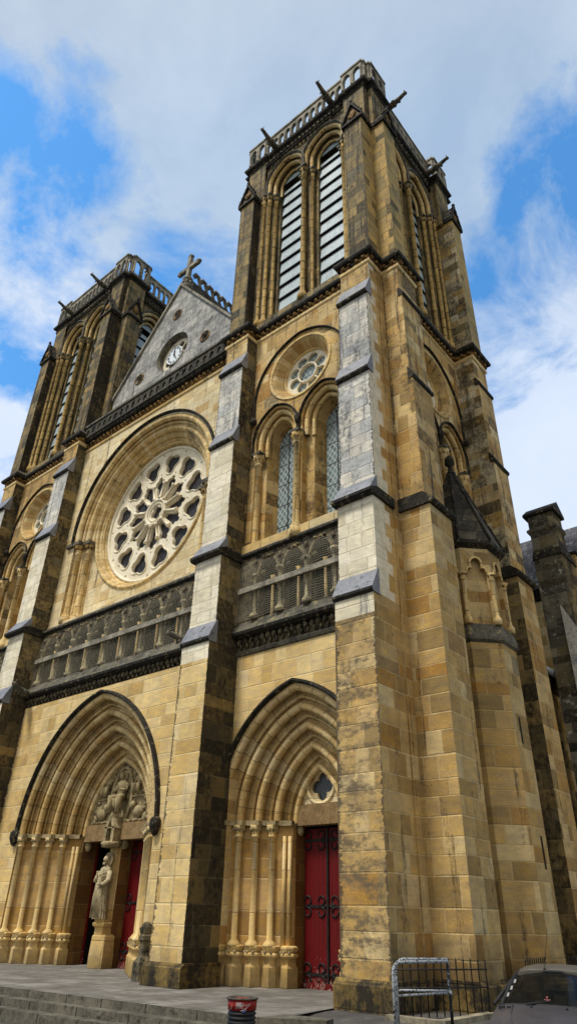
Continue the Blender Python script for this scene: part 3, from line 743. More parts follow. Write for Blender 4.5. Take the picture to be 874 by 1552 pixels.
def tower(s):
    tw = MB(mir(s))
    # core: only what closes the volume behind the bays
    x0, x1, y0, y1 = XC-HX, XC+HX, YC-HY, YC+HY
    tw.box(x0+.9, x1-1.0, y0+2.05, y1-1.6, 0, 39, 'dark')
    tw.box(x0, x0+.9, y0+.9, y1-.01, 0, 25.1, 'upper')
    tw.box(x0+.9, x1, y1-1.2, y1, 0, 25.1, 'upper')
    tw = tw.build('tower', church)
    FT, ST, IT, BT = front_T(s), side_T(s), inner_T(s), back_T(s)
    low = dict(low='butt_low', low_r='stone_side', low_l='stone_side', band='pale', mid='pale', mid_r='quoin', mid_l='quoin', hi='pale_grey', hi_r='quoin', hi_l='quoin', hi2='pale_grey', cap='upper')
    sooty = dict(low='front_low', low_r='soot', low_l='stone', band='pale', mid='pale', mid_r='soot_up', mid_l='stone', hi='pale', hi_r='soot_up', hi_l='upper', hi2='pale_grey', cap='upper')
    if s > 0:
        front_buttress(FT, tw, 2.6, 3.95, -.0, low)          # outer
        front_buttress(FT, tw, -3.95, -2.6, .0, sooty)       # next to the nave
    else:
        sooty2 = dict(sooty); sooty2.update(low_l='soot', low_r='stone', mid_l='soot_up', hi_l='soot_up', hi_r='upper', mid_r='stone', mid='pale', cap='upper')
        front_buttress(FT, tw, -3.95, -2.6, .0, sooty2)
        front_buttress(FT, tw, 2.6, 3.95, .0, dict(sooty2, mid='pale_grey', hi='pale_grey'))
    # core masonry of the corner behind the buttresses
    c = MB(mir(s))
    c.box(x0-.03, x0+1.2, -.0-.0+.002, 1.9, 0, 25, 'stone')
    c.box(XC+2.6, XC+4.0, .0, .9, 0, 24.5, 'stone_side')
    c.box(XC+3.0, XC+HX-.001, .35, 1.8, 0, 25, 'stone_side')
    c.box(XC+3.0, XC+HX-.001, 6.9, YC+HY-.01, 0, 25, 'check')
    c.build('corner_masonry', tw)
    sb = dict(low='stone_side', low_out='stone_side', low_f='stone_side', hi='upper', hi_out='upper', hi_f='upper')
    sf = dict(low='soot_up', low_out='stone_side', low_f='soot_up', hi='check', hi_out='upper', hi_f='check')
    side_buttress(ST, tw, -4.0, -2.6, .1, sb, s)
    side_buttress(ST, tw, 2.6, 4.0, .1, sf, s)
    # string course at gallery top
    pl = plan(2.6, 3.96, .97, 2.6, 4.0, 1.12)
    # lancet storey on the front and on the flank
    big_bay(FT, tw, 'wall', 'upper', 'moulding', s)
    big_bay(ST, tw, 'wall', 'upper', 'moulding', s)
    # lower flank wall
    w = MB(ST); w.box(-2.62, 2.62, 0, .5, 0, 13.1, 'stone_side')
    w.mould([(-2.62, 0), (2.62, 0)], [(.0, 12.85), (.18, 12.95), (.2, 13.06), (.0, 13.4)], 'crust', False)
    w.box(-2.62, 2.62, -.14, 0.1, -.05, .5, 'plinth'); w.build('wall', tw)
    # main cornice under the belfry
    pl = plan(2.62, 3.98, .6, 2.6, 4.0, .95)
    if s < 0: pl = [(-a, b) for a, b in pl][::-1]
    m = MB(); m.mould(pl, [(0, 24.3), (.05, 24.36), (.05, 24.5), (.0, 24.52), (.02, 24.78), (.2, 24.84), (.24, 24.93), (.22, 25.05), (.0, 25.3)], 'frieze', True,
                      ['moulding', 'moulding', 'moulding', 'frieze', 'crust', 'crust', 'crust', 'crust_grey'])
    foliage_poly(m, pl, .07, 24.5, .3, .3, 'frieze')
    m.build('cornice', tw)
    dk = MB(mir(s)); dk.box(x0+.02, x1-.02, y0+.3, y1-.02, 25.02, 25.2, 'belfry'); dk.build('belfry_floor', tw)
    # belfry
    for T in (FT, ST, IT, BT): belfry_bay(T, tw, s)
    inner_side = 'belfry_soot'
    for T, nm in ((FT, 'f'), (BT, 'b')):
        for a, b in ((3.0, 4.0), (-4.0, -3.0)):
            if nm == 'f':
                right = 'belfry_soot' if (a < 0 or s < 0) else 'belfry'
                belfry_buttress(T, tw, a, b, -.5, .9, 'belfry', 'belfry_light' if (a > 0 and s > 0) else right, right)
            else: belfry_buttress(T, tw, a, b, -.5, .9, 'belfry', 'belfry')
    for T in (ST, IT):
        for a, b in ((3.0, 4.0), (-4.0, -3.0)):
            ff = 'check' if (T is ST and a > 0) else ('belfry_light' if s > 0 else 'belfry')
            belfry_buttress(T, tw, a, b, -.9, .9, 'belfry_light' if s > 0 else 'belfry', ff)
    cm = MB(mir(s))
    for sx in (-1, 1):
        for sy in (-1, 1):
            xx = sorted((XC+sx*2.72, XC+sx*3.8)); yy = sorted((YC+sy*3.2, YC+sy*4.35))
            cm.box(xx[0], xx[1], yy[0], yy[1], 25, 39, 'belfry')
            xx = sorted((XC+sx*2.72, XC+sx*3.98)); yy = sorted((YC+sy*3.98, YC+sy*4.42))
            cm.box(xx[0], xx[1], yy[0], yy[1], 35, 38.9, 'belfry')
            xx = sorted((XC+sx*3.2, XC+sx*4.22)); yy = sorted((YC+sy*2.75, YC+sy*4.06))
            cm.box(xx[0]+.003, xx[1]+.003, yy[0], yy[1], 35, 38.9, 'belfry')
    cm.build('corner_pier', tw)
    up = MB(mir(s))
    for (xa, xb, ya, yb) in ((XC-2.72, XC+2.72, y0+.1, y0+.6), (XC-2.72, XC+2.72, y1-.6, y1-.1), (x0+.1, x0+.6, YC-2.72, YC+2.72), (x1-.6, x1-.1, YC-2.72, YC+2.72)):
        up.box(xa, xb, ya, yb, 38.3, 38.95, 'belfry')
    up.box(x0+.3, x1-.3, y0+.3, y1-.3, 38.9, 39.3, 'belfry'); up.build('belfry_roof', tw)
    pt = plan(2.72, 4.0, .08, 2.72, 4.08, .44)
    pt2 = pt if s > 0 else [(-a, b) for a, b in pt][::-1]
    m = MB(); m.mould(pt2, [(-.02, 38.75), (.02, 38.8), (.05, 38.9), (.2, 38.98), (.24, 39.1), (.2, 39.22), (.0, 39.3), (-.5, 39.36)], 'crust')
    n = len(pt2)
    for i in range(n):
        a, b = Vector(pt2[i]), Vector(pt2[(i+1) % n])
        if (b-a).length > 4:
            d = (b-a).normalized(); nn = Vector((d.y, -d.x)); k = int((b-a).length/.26)
            for j in range(k):
                p = a+d*(j+.5)*.26-nn*.0+nn*.05
                m.blob((p.x, p.y, 38.55), (.1, .1, .14), 'frieze_low', 6, 4, .2)
            for zq in (38.2,):
                m.tube([(a.x+nn.x*.02, a.y+nn.y*.02, zq+.12), (b.x+nn.x*.02, b.y+nn.y*.02, zq+.12)], .06, 'crust', 6)
    m.build('top_cornice', tw)
    bl = MB()
    ins = []
    n = len(pt2)
    for i in range(n):
        a, b = Vector(pt2[i]), Vector(pt2[(i+1) % n])
        L = (b-a).length
        if L < .2: continue
        tall = L < 1.6
        openwork(bl, a, b, 39.2, 41.15 if tall else 40.95, 'balus', .46 if not tall else (.62 if L > 1 else .5))
    bl.build('balustrade', tw)
    for (px, py, dx, dy) in ((XC-1.9, -.2, 0, -1), (XC+2.0, -.2, 0, -1), (XC+HX+.35, 2.0, 1, 0), (XC+HX+.35, 6.6, 1, 0)):
        g = MB(mir(s)); gargoyle(g, (px, py, 39.25), (dx, dy, 0)); g.build('gargoyle', tw)
    return tw
T_R = tower(1)
T_L = tower(-1)

# ---------- portals
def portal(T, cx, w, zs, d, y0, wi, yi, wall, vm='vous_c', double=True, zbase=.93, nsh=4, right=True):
    """deep stepped porch. w outer half width, wi inner; y0 front plane, yi inner plane"""
    p = MB(T)
    Hd = pointed(cx, zs, w, d, 22)
    # wall around
    fullA = pointed(cx, zs, w, d, 22, -.02)
    x0, x1, zt = wall
    p.poly([[(x0, -.02)]+[(a, b) for a, b in fullA(0)]+[(x1, -.02), (x1, zt), (x0, zt)]], lambda a, b: (a, y0, b), 'front_low')
    n = 4; dr = (w-wi)/n; dy = (yi-y0-.12)/n
    prof = [(0, y0)]; r, y = 0, y0
    prof.append((0, y0+.06))
    y = y0+.06
    for i in range(n):
        prof += [(r+.1, y+dy*.3), (r+.14, y+dy*.75)]
        y += dy; prof.append((r+.04, y)); r -= dr*.42; prof += [(r, y), (r-.02, y+.09), (r-.1, y+.14)]; r -= dr*.58; prof += [(r+.1, y+.12), (r, y)]
    prof.append((r, yi))
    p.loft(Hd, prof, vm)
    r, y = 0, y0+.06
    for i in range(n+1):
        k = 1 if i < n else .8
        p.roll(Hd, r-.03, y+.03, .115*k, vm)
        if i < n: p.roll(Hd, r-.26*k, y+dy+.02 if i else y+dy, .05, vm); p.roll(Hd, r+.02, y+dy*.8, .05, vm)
        r -= dr; y += dy
    po = p.build('portal', church)
    h = MB(T)
    h.loft(Hd, [(.08, y0), (.08, y0-.1), (.13, y0-.17), (.2, y0-.15), (.22, y0)], 'crust')
    for sg in (-1, 1):
        h.lathe(cx+sg*(w+.16), y0-.1, [(.02, zs-.38), (.1, zs-.3), (.19, zs-.1), (.2, zs+.1), (.12, zs+.2), (.02, zs+.22)], 'crust', 8)
    h.build('hood_moulding', po)
    # jambs: splayed wall, shafts, capitals, bases
    for sg in (-1, 1):
        j = MB(T)
        X = lambda r_: cx+sg*(w+r_)
        sp = [(X(0), y0), (X(-.0), y0+.1), (X(-(w-wi)+.02), yi-.12), (X(-(w-wi)), yi), ]
        for a, b in zip(sp[:-1], sp[1:]):
            j.add([(a[0], a[1], .5), (b[0], b[1], .5), (b[0], b[1], zs), (a[0], a[1], zs)], [(0, 1, 2, 3)], 'panel')
        # plinth piers
        for i in range(n+1):
            t = (i+.35)/(n+.55); px = X(-(w-wi)*t); py = y0+.1+(yi-y0-.12)*t
            q = .2
            j.lathe(px, py-.06, [(.25, -.02), (.25, .46), (.2, .53), (.2, zbase-.2)], 'moulding_low', 4, False, rot=pi/4+.25*sg)
            j.lathe(px, py-.06, [(.2, zbase-.26), (.27, zbase-.2), (.27, zbase-.16), (.22, zbase-.12), (.26, zbase-.02), (.26, zbase+.02), (.18, zbase+.05)], 'moulding_low', 8, False, rot=pi/8)
            for k in range(3):
                a = -pi/2+(k-1)*.7; j.blob((px+.24*cos(a), py-.06+.24*sin(a), zbase-.12), (.04, .04, .05), 'relief', 5, 4, .2)
        j.add([(X(.05), y0-.02, -.02), (X(-(w-wi)), yi-.1, -.02), (X(-(w-wi)), yi-.1, .8), (X(.05), y0-.02, .8)], [(0, 1, 2, 3)], 'panel')
        j.build('jamb', po)
        for i in range(n):
            t = (i+.35)/(n+.55); px = X(-(w-wi)*t); py = y0+.1+(yi-y0-.12)*t
            c = MB(T)
            rr = .095
            px += sg*-.0; c.lathe(px, py-.13, [(.2, zbase), (.2, zbase+.06), (.14, zbase+.12), (rr, zbase+.18), (rr, zs-.4), (rr+.04, zs-.38), (rr+.04, zs-.34), (rr+.01, zs-.3), (rr+.05, zs-.18), (.2, zs-.06)], 'moulding_low', 12)
            for k in range(8):
                a = 2*pi*k/8
                c.blob((px+.15*cos(a), py-.13+.15*sin(a), zs-.16), (.055, .055, .08), 'relief', 5, 4, .2)
            c.box(px-.22, px+.22, py-.28, py+.16, zs-.07, zs+.06, 'relief')
            c.build('colonnette', po)
        # thin shafts at the inner edge
        c = MB(T)
        for dx in (.05, .17):
            px = X(-(w-wi)+dx*1.3); c.lathe(px, yi-.2+(.05-dx)*.6, [(.055, zbase), (.055, zs-.35)], 'moulding_low', 8)
        c.build('jamb_moulding', po)
        c = MB(T)
        a = (X(.02), y0-.03); b = (X(-(w-wi)-.03), yi-.15)
        c.add([(a[0], a[1]-.08, zs-.07), (b[0], b[1]-.1, zs-.07), (b[0], b[1]-.1, zs+.07), (a[0], a[1]-.08, zs+.07), (a[0], a[1]+.3, zs-.07), (b[0], b[1]+.1, zs-.07), (b[0], b[1]+.1, zs+.07), (a[0], a[1]+.3, zs+.07)],
              [(0, 1, 2, 3), (4, 5, 6, 7), (0, 1, 5, 4), (3, 2, 6, 7)], 'relief')
        c.build('impost', po)
    return po

def strap(mb, x, z, L, y, sg=1):
    """wrought iron strap hinge with two pairs of scrolls"""
    mb.box(min(x, x+sg*L), max(x, x+sg*L), y-.03, y-.004, z-.035, z+.035, 'iron')
    for f in (.14, .78):
        for v in (-1, 1):
            pts = []
            for k in range(12):
                a = pi*1.55*k/11; r = .13*(1-.5*k/11)
                pts.append((x+sg*(L*f+.02+.12*sin(a)*1.), y-.02, z+v*(.03+.14*(1-cos(a))*.8)+0*r))
            mb.tube(pts, [.026]*8+[.022, .02, .018, .03], 'iron', 5)
    mb.blob((x+sg*L, y-.02, z), (.06, .02, .05), 'iron', 6, 4)

def door(T, po, x0, x1, y, z1, hinge):
    d = MB(T)
    d.box(x0, x1, y, y+.08, .02, z1, 'red')
    for z in (.33, 1.95, z1-.32):
        strap(d, x0+.01 if hinge > 0 else x1-.01, z, (x1-x0)*.9, y, hinge)
    return d.build('door', po)

def side_portal(s):
    T = front_T(s)
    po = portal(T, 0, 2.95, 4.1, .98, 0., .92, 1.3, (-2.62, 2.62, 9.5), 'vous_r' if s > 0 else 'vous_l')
    # beyond the jamb: reveal, lintel, oculus
    for sg in (-1, 1):
        b = MB(T)
        b.box(min(sg*.92, sg*1.3), max(sg*.92, sg*1.3), 1.3, 1.9, -.02, 4.1, 'reveal')
        b.blob((sg*.84, 1.42, 3.93), (.1, .12, .16), 'relief', 7, 5, .1)
        b.build('door_reveal', po)
    t = MB(T)
    A = pointed(0, 4.1, .95, .98, 12)
    O = circle(0, 5.12, .46, 28)
    t.plate([A(.0)+[], O(0)], 1.34, 1.5, 'cream')
    t.roll(O, .05, 1.34, .06, 'cream', True)
    f = foil(0, 5.12, 4, .225, .19, 0, 8)
    t.plate([O(0), f], 1.4, 1.5, 'cream')
    for sg in (-1, 1): t.roll(circle(sg*.68, 4.78, .09, 10), 0, 1.34, .02, 'cream', True)
    t.poly([O(0)], lambda a, c: (a, 1.505, c), 'glass_dark')
    t.build('tympanum', po)
    l = MB(T); l.box(-.95, .95, 1.25, 1.6, 4.04, 4.62, 'lintel'); l.build('lintel', po)
    d = door(T, po, -.88, -.012, 1.68, 3.98, 1)
    d = door(T, po, .012, .88, 1.68, 3.98, -1)
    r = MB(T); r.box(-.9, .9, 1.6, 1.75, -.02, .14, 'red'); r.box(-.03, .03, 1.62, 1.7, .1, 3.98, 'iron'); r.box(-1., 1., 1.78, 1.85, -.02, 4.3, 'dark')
    r.build('door_frame', po)
    return po
P_R = side_portal(1)
P_L = side_portal(-1)

# central portal
P_C = portal(None, 0, 4.1, 4.2, .94, -.25, 1.98, 1.35, (-5.86, 5.86, 9.5))
b = MB()
for sg in (-1, 1):
    b = MB(); b.box(min(sg*1.98, sg*2.6), max(sg*1.98, sg*2.6), 1.35, 2.2, -.02, 4.15, 'reveal')
    b.blob((sg*1.85, 1.5, 3.9), (.14, .14, .22), 'relief', 7, 5, .15)
    b.build('door_reveal', P_C)
b = MB()
b.box(-.26, .26, 1.5, 2.15, 0, 4.05, 'reveal', front='moulding_low')
b.lathe(0, 1.42, [(.46, -.02), (.46, .35), (.42, .95), (.3, 1.02)], 'moulding_low', 6, False, rot=pi/6)
b.lathe(0, 1.3, [(.26, .9), (.26, 1.2), (.36, 1.26), (.38, 1.34), (.3, 1.38), (.32, 1.46)], 'moulding_low', 6, False, rot=pi/6)
b.box(-.2, .2, 1.35, 1.55, 0, 3.9, 'moulding_low')
for sg in (-1, 1): b.blob((sg*.3, 1.6, 3.9), (.14, .16, .2), 'relief', 7, 5, .15)
b.build('trumeau', P_C)
b = MB()   # canopy over the statue
for sg in (-1, 1): b.box(min(sg*.14, sg*.3), max(sg*.14, sg*.3), 1.0, 1.4, 3.9, 4.45, 'relief')
b.plate([[(-.36, 4.4), (.36, 4.4), (0, 4.98)], [(-.14, 4.44), (.14, 4.44), (0, 4.72)]], 1.0, 1.4, 'relief')
b.lathe(0, 1.2, [(.34, 3.75), (.4, 3.9), (.36, 3.95)], 'relief', 8)
b.build('canopy', P_C)
l = MB(); l.box(-1.98, 1.98, 1.3, 1.75, 4.02, 4.6, 'lintel'); l.build('lintel', P_C)
# tympanum with a seated figure in an almond frame and four attendants, cut in relief
t = MB()
A = pointed(0, 4.2, 2.0, .94, 18)
t.plate([[(a, max(c, 4.2)) for a, c in A(0)]], 1.45, 1.6, 'relief')
t.roll(A, -.14, 1.42, .07, 'relief'); 
for i in range(26):
    pts = A(-.3); k = int((i+.5)*len(pts)/26); a, c = pts[min(k, len(pts)-1)]
    if c > 4.6: t.blob((a, 1.42, c), (.07, .07, .09), 'relief', 5, 4, .3)
man = [(0+.62*sin(2*pi*i/30)*(1-.12*cos(2*pi*i/30)), 1.38, 5.62+1.0*cos(2*pi*i/30)) for i in range(30)]
t.tube(man, .06, 'relief', 6, True)
man = [(0+.52*sin(2*pi*i/30), 1.40, 5.62+.88*cos(2*pi*i/30)) for i in range(30)]
t.tube(man, .03, 'relief', 5, True)
def seated(mb, x, y, z, h, yaw=0.):
    k = h
    mb.lathe(x, y+.04*k, [(.001, z+.86*k), (.11*k, z+.88*k), (.13*k, z+.98*k), (.1*k, z+1.08*k), (.001, z+1.12*k)], 'relief', 10, sy=.5)  # halo behind
    mb.blob((x, y-.05*k, z+.97*k), (.075*k, .08*k, .1*k), 'relief', 8, 6)
    mb.lathe(x, y, [(.13*k, z+.4*k), (.17*k, z+.5*k), (.16*k, z+.68*k), (.19*k, z+.8*k), (.06*k, z+.88*k), (.05*k, z+.92*k)], 'relief', 10, sy=.6)
    for sg in (-1, 1):
        mb.tube([(x+sg*.1*k, y, z+.45*k), (x+sg*.16*k, y-.2*k, z+.42*k), (x+sg*.17*k, y-.2*k, z+.05*k)], [.1*k, .1*k, .07*k], 'relief', 8)
        mb.tube([(x+sg*.18*k, y, z+.76*k), (x+sg*.24*k, y-.04*k, z+.6*k), (x+sg*.1*k, y-.16*k, z+.62*k)], [.055*k, .05*k, .035*k], 'relief', 6)
    for i in range(7):
        a = -.18+.06*i
        mb.tube([(x+a*k*.9, y-.22*k, z+.4*k), (x+a*k, y-.2*k+abs(a)*.2, z+.2*k), (x+a*1.25*k, y-.16*k, z+.02*k)], .022*k, 'relief', 5)
seated(t, 0, 1.36, 4.86, 1.5)
seated(t, -.98, 1.4, 5.55, .85); seated(t, .98, 1.4, 5.55, .85)
for sg in (-1, 1):
    x = sg*1.12
    t.blob((x, 1.38, 4.98), (.34, .12, .2), 'relief', 8, 6, .1)
    t.blob((x-sg*.3, 1.34, 5.2), (.13, .12, .15), 'relief', 8, 6, .1)
    t.roll(circle(x-sg*.3, 5.22, .2, 14), 0, 1.42, .02, 'relief', True)
    for k in range(5):
        t.tube([(x+sg*.05*k, 1.36, 5.02), (x+sg*(.1+.08*k), 1.36, 5.3-.05*k)], .035, 'relief', 5)
    t.box(min(x-sg*.55, x+sg*.4), max(x-sg*.55, x+sg*.4), 1.38, 1.46, 5.5, 5.54, 'relief')
    t.blob((sg*1.5, 1.42, 4.75), (.12, .1, .2), 'relief', 6, 5, .2); t.blob((sg*.35, 1.4, 4.7), (.14, .1, .12), 'relief', 6, 5, .2)
for i in range(22): t.blob((-1.7+3.4*i/21, 1.42, 4.66+.03*(i % 2)), (.09, .07, .05), 'relief', 5, 4, .3)
t.build('tympanum', P_C)
d = MB(); d.box(.3, 1.95, 1.98, 2.06, .02, 4.0, 'red'); d.box(.28, 1.97, 1.93, 2.0, -.02, .16, 'red')
for z in (.5, 2.0, 3.62): strap(d, .33, z, .95, 1.98, 1)
d.box(1.28, 1.33, 1.94, 1.98, .1, 4., 'iron')
d.build('door', P_C)
d = MB()           # the left leaf stands open inside the dark doorway
d.box(-1.96, -1.9, 2.06, 2.8, .02, 4.0, 'dark'); d.box(-1.98, -1.88, 2.0, 2.06, .02, 4.0, 'red')
for z in (.5, 2.0, 3.6): d.box(-1.885, -1.87, 2.0, 2.7, z-.03, z+.03, 'iron')
d.build('door', P_C)
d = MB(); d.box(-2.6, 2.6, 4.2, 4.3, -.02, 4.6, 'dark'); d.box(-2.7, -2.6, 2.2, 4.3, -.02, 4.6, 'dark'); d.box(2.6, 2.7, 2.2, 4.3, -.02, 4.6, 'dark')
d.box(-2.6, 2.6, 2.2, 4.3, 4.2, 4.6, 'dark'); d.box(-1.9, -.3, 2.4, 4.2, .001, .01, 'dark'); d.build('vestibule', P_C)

# ---------- blind galleries above the portals
def gallery(T, x0, x1, n, pitch, ext0, ext1, yoff=0.):
    g = MB(T)
    Zt = 12.82
    arches = [pointed((i-(n-1)/2)*pitch, 12.12, .42, .3, 7, 10.52) for i in range(n)]
    hol = []
    for A in arches:
        pts = A(0); c = (pts[0][0]+pts[-1][0])/2
        if pts[0][0] > x0+.02 and pts[-1][0] < x1-.02: hol.append(pts)
    g.plate([[(x0, 10.5), (x1, 10.5), (x1, 13.0), (x0, 13.0)]]+hol, -.12, .14, 'frieze_low')
    g.build('arcade', None) if False else None
    ga = g.build('gallery', church)
    b = MB(T); b.box(x0, x1, .62, .8, 9.3, 13.1, 'dark'); b.box(x0, x1, -.1, .8, 13.0, 13.12, 'crust'); b.box(x0, x1, -.1, .8, 10.3, 10.5, 'crust_grey'); b.build('back_wall', ga)
    h = MB(T)
    for A in arches:
        pts = A(0)
        if pts[0][0] > x0+.02 and pts[-1][0] < x1-.02:
            c = (pts[0][0]+pts[-1][0])/2
            H = pointed(c, 12.12, .42, .3, 7)
            h.loft(H, [(.02, -.12), (.03, -.19), (.11, -.19), (.12, -.12)], 'arch_ochre')
            for sg in (-1, 1):
                h.blob((c+sg*.33, -.06, 12.24), (.13, .08, .13), 'frieze_low', 6, 4, .2); h.blob((c+sg*.58, -.2, 12.62), (.1, .09, .16), 'frieze_low', 6, 4, .3)
                h.blob((c+sg*.2, -.2, 12.8), (.08, .05, .06), 'arch_ochre', 5, 4, .3)
    h.build('arch_moulding', ga)
    for i in range(n+1):
        x = (i-n/2)*pitch
        if not (x0+.1 < x < x1-.1): continue
        c = MB(T)
        c.lathe(x, -.16, [(.17, 10.52), (.17, 10.62), (.11, 10.7), (.062, 10.76), (.062, 11.74), (.085, 11.77), (.068, 11.82), (.085, 11.92), (.13, 12.08), (.15, 12.1), (.15, 12.2)], 'col_grey', 9)
        c.build('colonnette', ga)
    for A in arches:
        c = (A(0)[0][0]+A(0)[-1][0])/2
        if x0+.1 < c < x1-.1:
            k = MB(T); k.lathe(c, .12, [(.085, 10.52), (.085, 10.62), (.055, 10.68), (.055, 11.95), (.1, 12.1)], 'moulding', 7); k.build('rear_shaft', ga)
    r = MB(T); r.box(x0+.25, x1-.05, -.42, -.3, 11.48, 11.68, 'balus'); r.build('rail', ga)
    k = MB(T)
    # sagging net
    nx = int((x1-x0)/.4); vs = []; fs = []
    for i in range(nx+1):
        for j in range(6):
            vs.append((x0+.03+(x1-x0-.06)*i/nx, -.30-.03*sin(i*1.7+j)+(.12 if j == 5 else 0)-.0, 10.45+2.3*j/5))
    for i in range(nx):
        for j in range(5): fs.append((i*6+j, i*6+6+j, i*6+7+j, i*6+j+1))
    k.add(vs, fs, 'net'); k.build('net', ga)
    s = MB(T)
    s.mould([(x0, 0), (x1, 0)], [(.1, 13.0), (.14, 13.04), (.24, 13.1), (.22, 13.2), (.0, 13.42)], 'crust', False, ['crust', 'crust', 'crust', 'crust_grey'])
    s.build('string_course', ga)
    s = MB(T)
    s.mould([(ext0, yoff), (ext1, yoff)], [(.0, 9.3), (.06, 9.34), (.1, 9.44), (.04, 9.5), (.06, 9.86), (.22, 9.9), (.36, 9.98), (.38, 10.08), (.12, 10.5), (-.2, 10.52)], 'frieze_low', False,
            ['crust_grey', 'crust_grey', 'crust_grey', 'frieze_low', 'crust', 'crust', 'crust', 'crust_grey', 'crust_grey'])
    foliage(s, x0+.1, x1-.1, yoff-.14, 9.5, .42, .26, 'frieze_low')
    s.build('cornice', ga)
    return ga
for sg in (1, -1):
    g = MB(); gargoyle(g, (sg*5.55, -.45, 10.05), (-sg*.45, -1, 0), 1.15); g.build('gargoyle', church)
gallery(front_T(1), -2.62, 2.62, 5, 1.17, -2.62, 2.62)
gallery(front_T(-1), -2.62, 2.62, 5, 1.17, -2.62, 2.62)
gallery(None, -5.86, 5.86, 9, 1.22, -5.86, 5.86, -.12)

# ---------- nave front with the rose
n = MB()
Aro = pointed(0, 18.3, 5.0, 0, 30, 13.5)
n.poly([[(-5.86, 13.1), (5.86, 13.1), (5.86, 24.6), (-5.86, 24.6)], Aro(0)], lambda a, b: (a, 0, b), 'cream')
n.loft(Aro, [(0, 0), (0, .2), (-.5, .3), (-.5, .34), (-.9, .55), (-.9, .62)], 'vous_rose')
n.box(-5.86, 5.86, -.02, .7, 13.1, 13.5, 'cream')
RC = circle(0, 18.4, 4.02, 64)
wallA = pointed(0, 18.3, 4.1, 0, 30, 13.5)
n.poly([wallA(0), RC(0)], lambda a, b: (a, .62, b), 'cream')
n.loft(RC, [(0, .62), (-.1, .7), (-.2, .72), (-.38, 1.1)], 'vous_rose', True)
nf = n.build('nave_front', church)
h = MB()
Hr = pointed(0, 17.9, 5.0, 0, 32, None, .4)
h.loft(Hr, [(.1, 0), (.1, -.1), (.15, -.16), (.21, -.12), (.22, 0)], 'crust')
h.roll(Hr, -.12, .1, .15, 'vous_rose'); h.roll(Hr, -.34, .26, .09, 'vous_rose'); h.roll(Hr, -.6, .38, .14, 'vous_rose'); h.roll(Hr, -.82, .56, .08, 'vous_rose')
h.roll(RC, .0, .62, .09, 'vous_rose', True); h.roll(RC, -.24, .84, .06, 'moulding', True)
h.build('arch_moulding', nf)
for sg in (-1, 1):
    for x, y in ((4.75, .16), (4.27, .42)):
        c = MB()
        c.lathe(sg*x, y, [(.27, 13.45), (.27, 13.75), (.2, 13.85), (.14, 14.0), (.13, 17.15), (.17, 17.2), (.14, 17.26), (.18, 17.45), (.27, 17.66)], 'moulding', 10)
        for k in range(8):
            a = 2*pi*k/8; c.blob((sg*x+.2*cos(a), y+.2*sin(a), 17.52), (.07, .07, .1), 'frieze', 5, 4, .2)
        c.box(sg*x-.3, sg*x+.3, y-.28, y+.25, 17.66, 17.84, 'crust_grey')
        c.build('colonnette', nf)
    c = MB(); c.box(min(sg*5.0, sg*5.55), max(sg*5.0, sg*5.55), -.16, .05, 17.66, 17.84, 'crust_grey'); c.build('impost', nf)
# rose window tracery
r = MB(); C0 = 18.4; YT = 1.06
RR = 3.64
holes = []
NR = 12
for k in range(NR):
    a = 2*pi*(k+.5)/NR+.0
    rc = 2.72; cx, cz = rc*cos(a), C0+rc*sin(a)
    holes.append(foil(cx, cz, 3, .26, .31, a+pi, 7))
    for (q, rr_) in ((3.4, .07), (2.2, .055)):
        b = a+pi/NR; holes.append([(q*cos(b)+rr_*cos(2*pi*i/6), C0+q*sin(b)+rr_*sin(2*pi*i/6)) for i in range(6)])
for k in range(NR):
    a = 2*pi*k/NR
    pts = []
    for rr_, hw in ((.82, .11), (1.1, .17), (1.42, .23), (1.52, .31), (1.68, .36), (1.82, .3), (1.88, .14), (2.0, .12), (2.07, 0)):
        pts.append((rr_, hw))
    ring = [(rr_, -hw) for rr_, hw in pts]+[(rr_, hw) for rr_, hw in reversed(pts[:-1])]
    holes.append([(p*cos(a)-q*sin(a), C0+p*sin(a)+q*cos(a)) for p, q in ring])
holes.append(foil(0, C0, 4, .2, .2, .3, 8))
r.plate([circle(0, C0, RR, 64)(0)]+holes, YT, YT+.2, 'tracery')
for k in range(NR):
    a = 2*pi*(k+.5)/NR; cx, cz = 2.72*cos(a), C0+2.72*sin(a)
    o = foil(cx, cz, 3, .26, .31, a+pi, 7, 1.12); r.tube([(p, YT-.01, q) for p, q in o], .035, 'tracery', 5, True)
r.roll(circle(0, C0, .68, 24), 0, YT-.02, .1, 'tracery', True); r.roll(circle(0, C0, .5, 20), 0, YT-.02, .05, 'tracery', True)
r.roll(circle(0, C0, RR, 64), -.06, YT-.02, .08, 'tracery', True)
ro = r.build('rose_window', church)
for k in range(NR):
    a = 2*pi*(k+.5)/NR
    c = MB(); P = lambda q, y=YT-.06: (q*cos(a), y, C0+q*sin(a))
    c.tube([P(.74), P(.84), P(.86), P(1.5), P(1.52), P(1.66)], [.1, .085, .055, .055, .075, .12], 'tracery', 8)
    c.build('colonnette', ro)
g = MB(); g.poly([circle(0, C0, RR, 48)(0)], lambda a, b: (a, YT+.16, b), 'glass_rose'); g.build('rose_glass', ro)

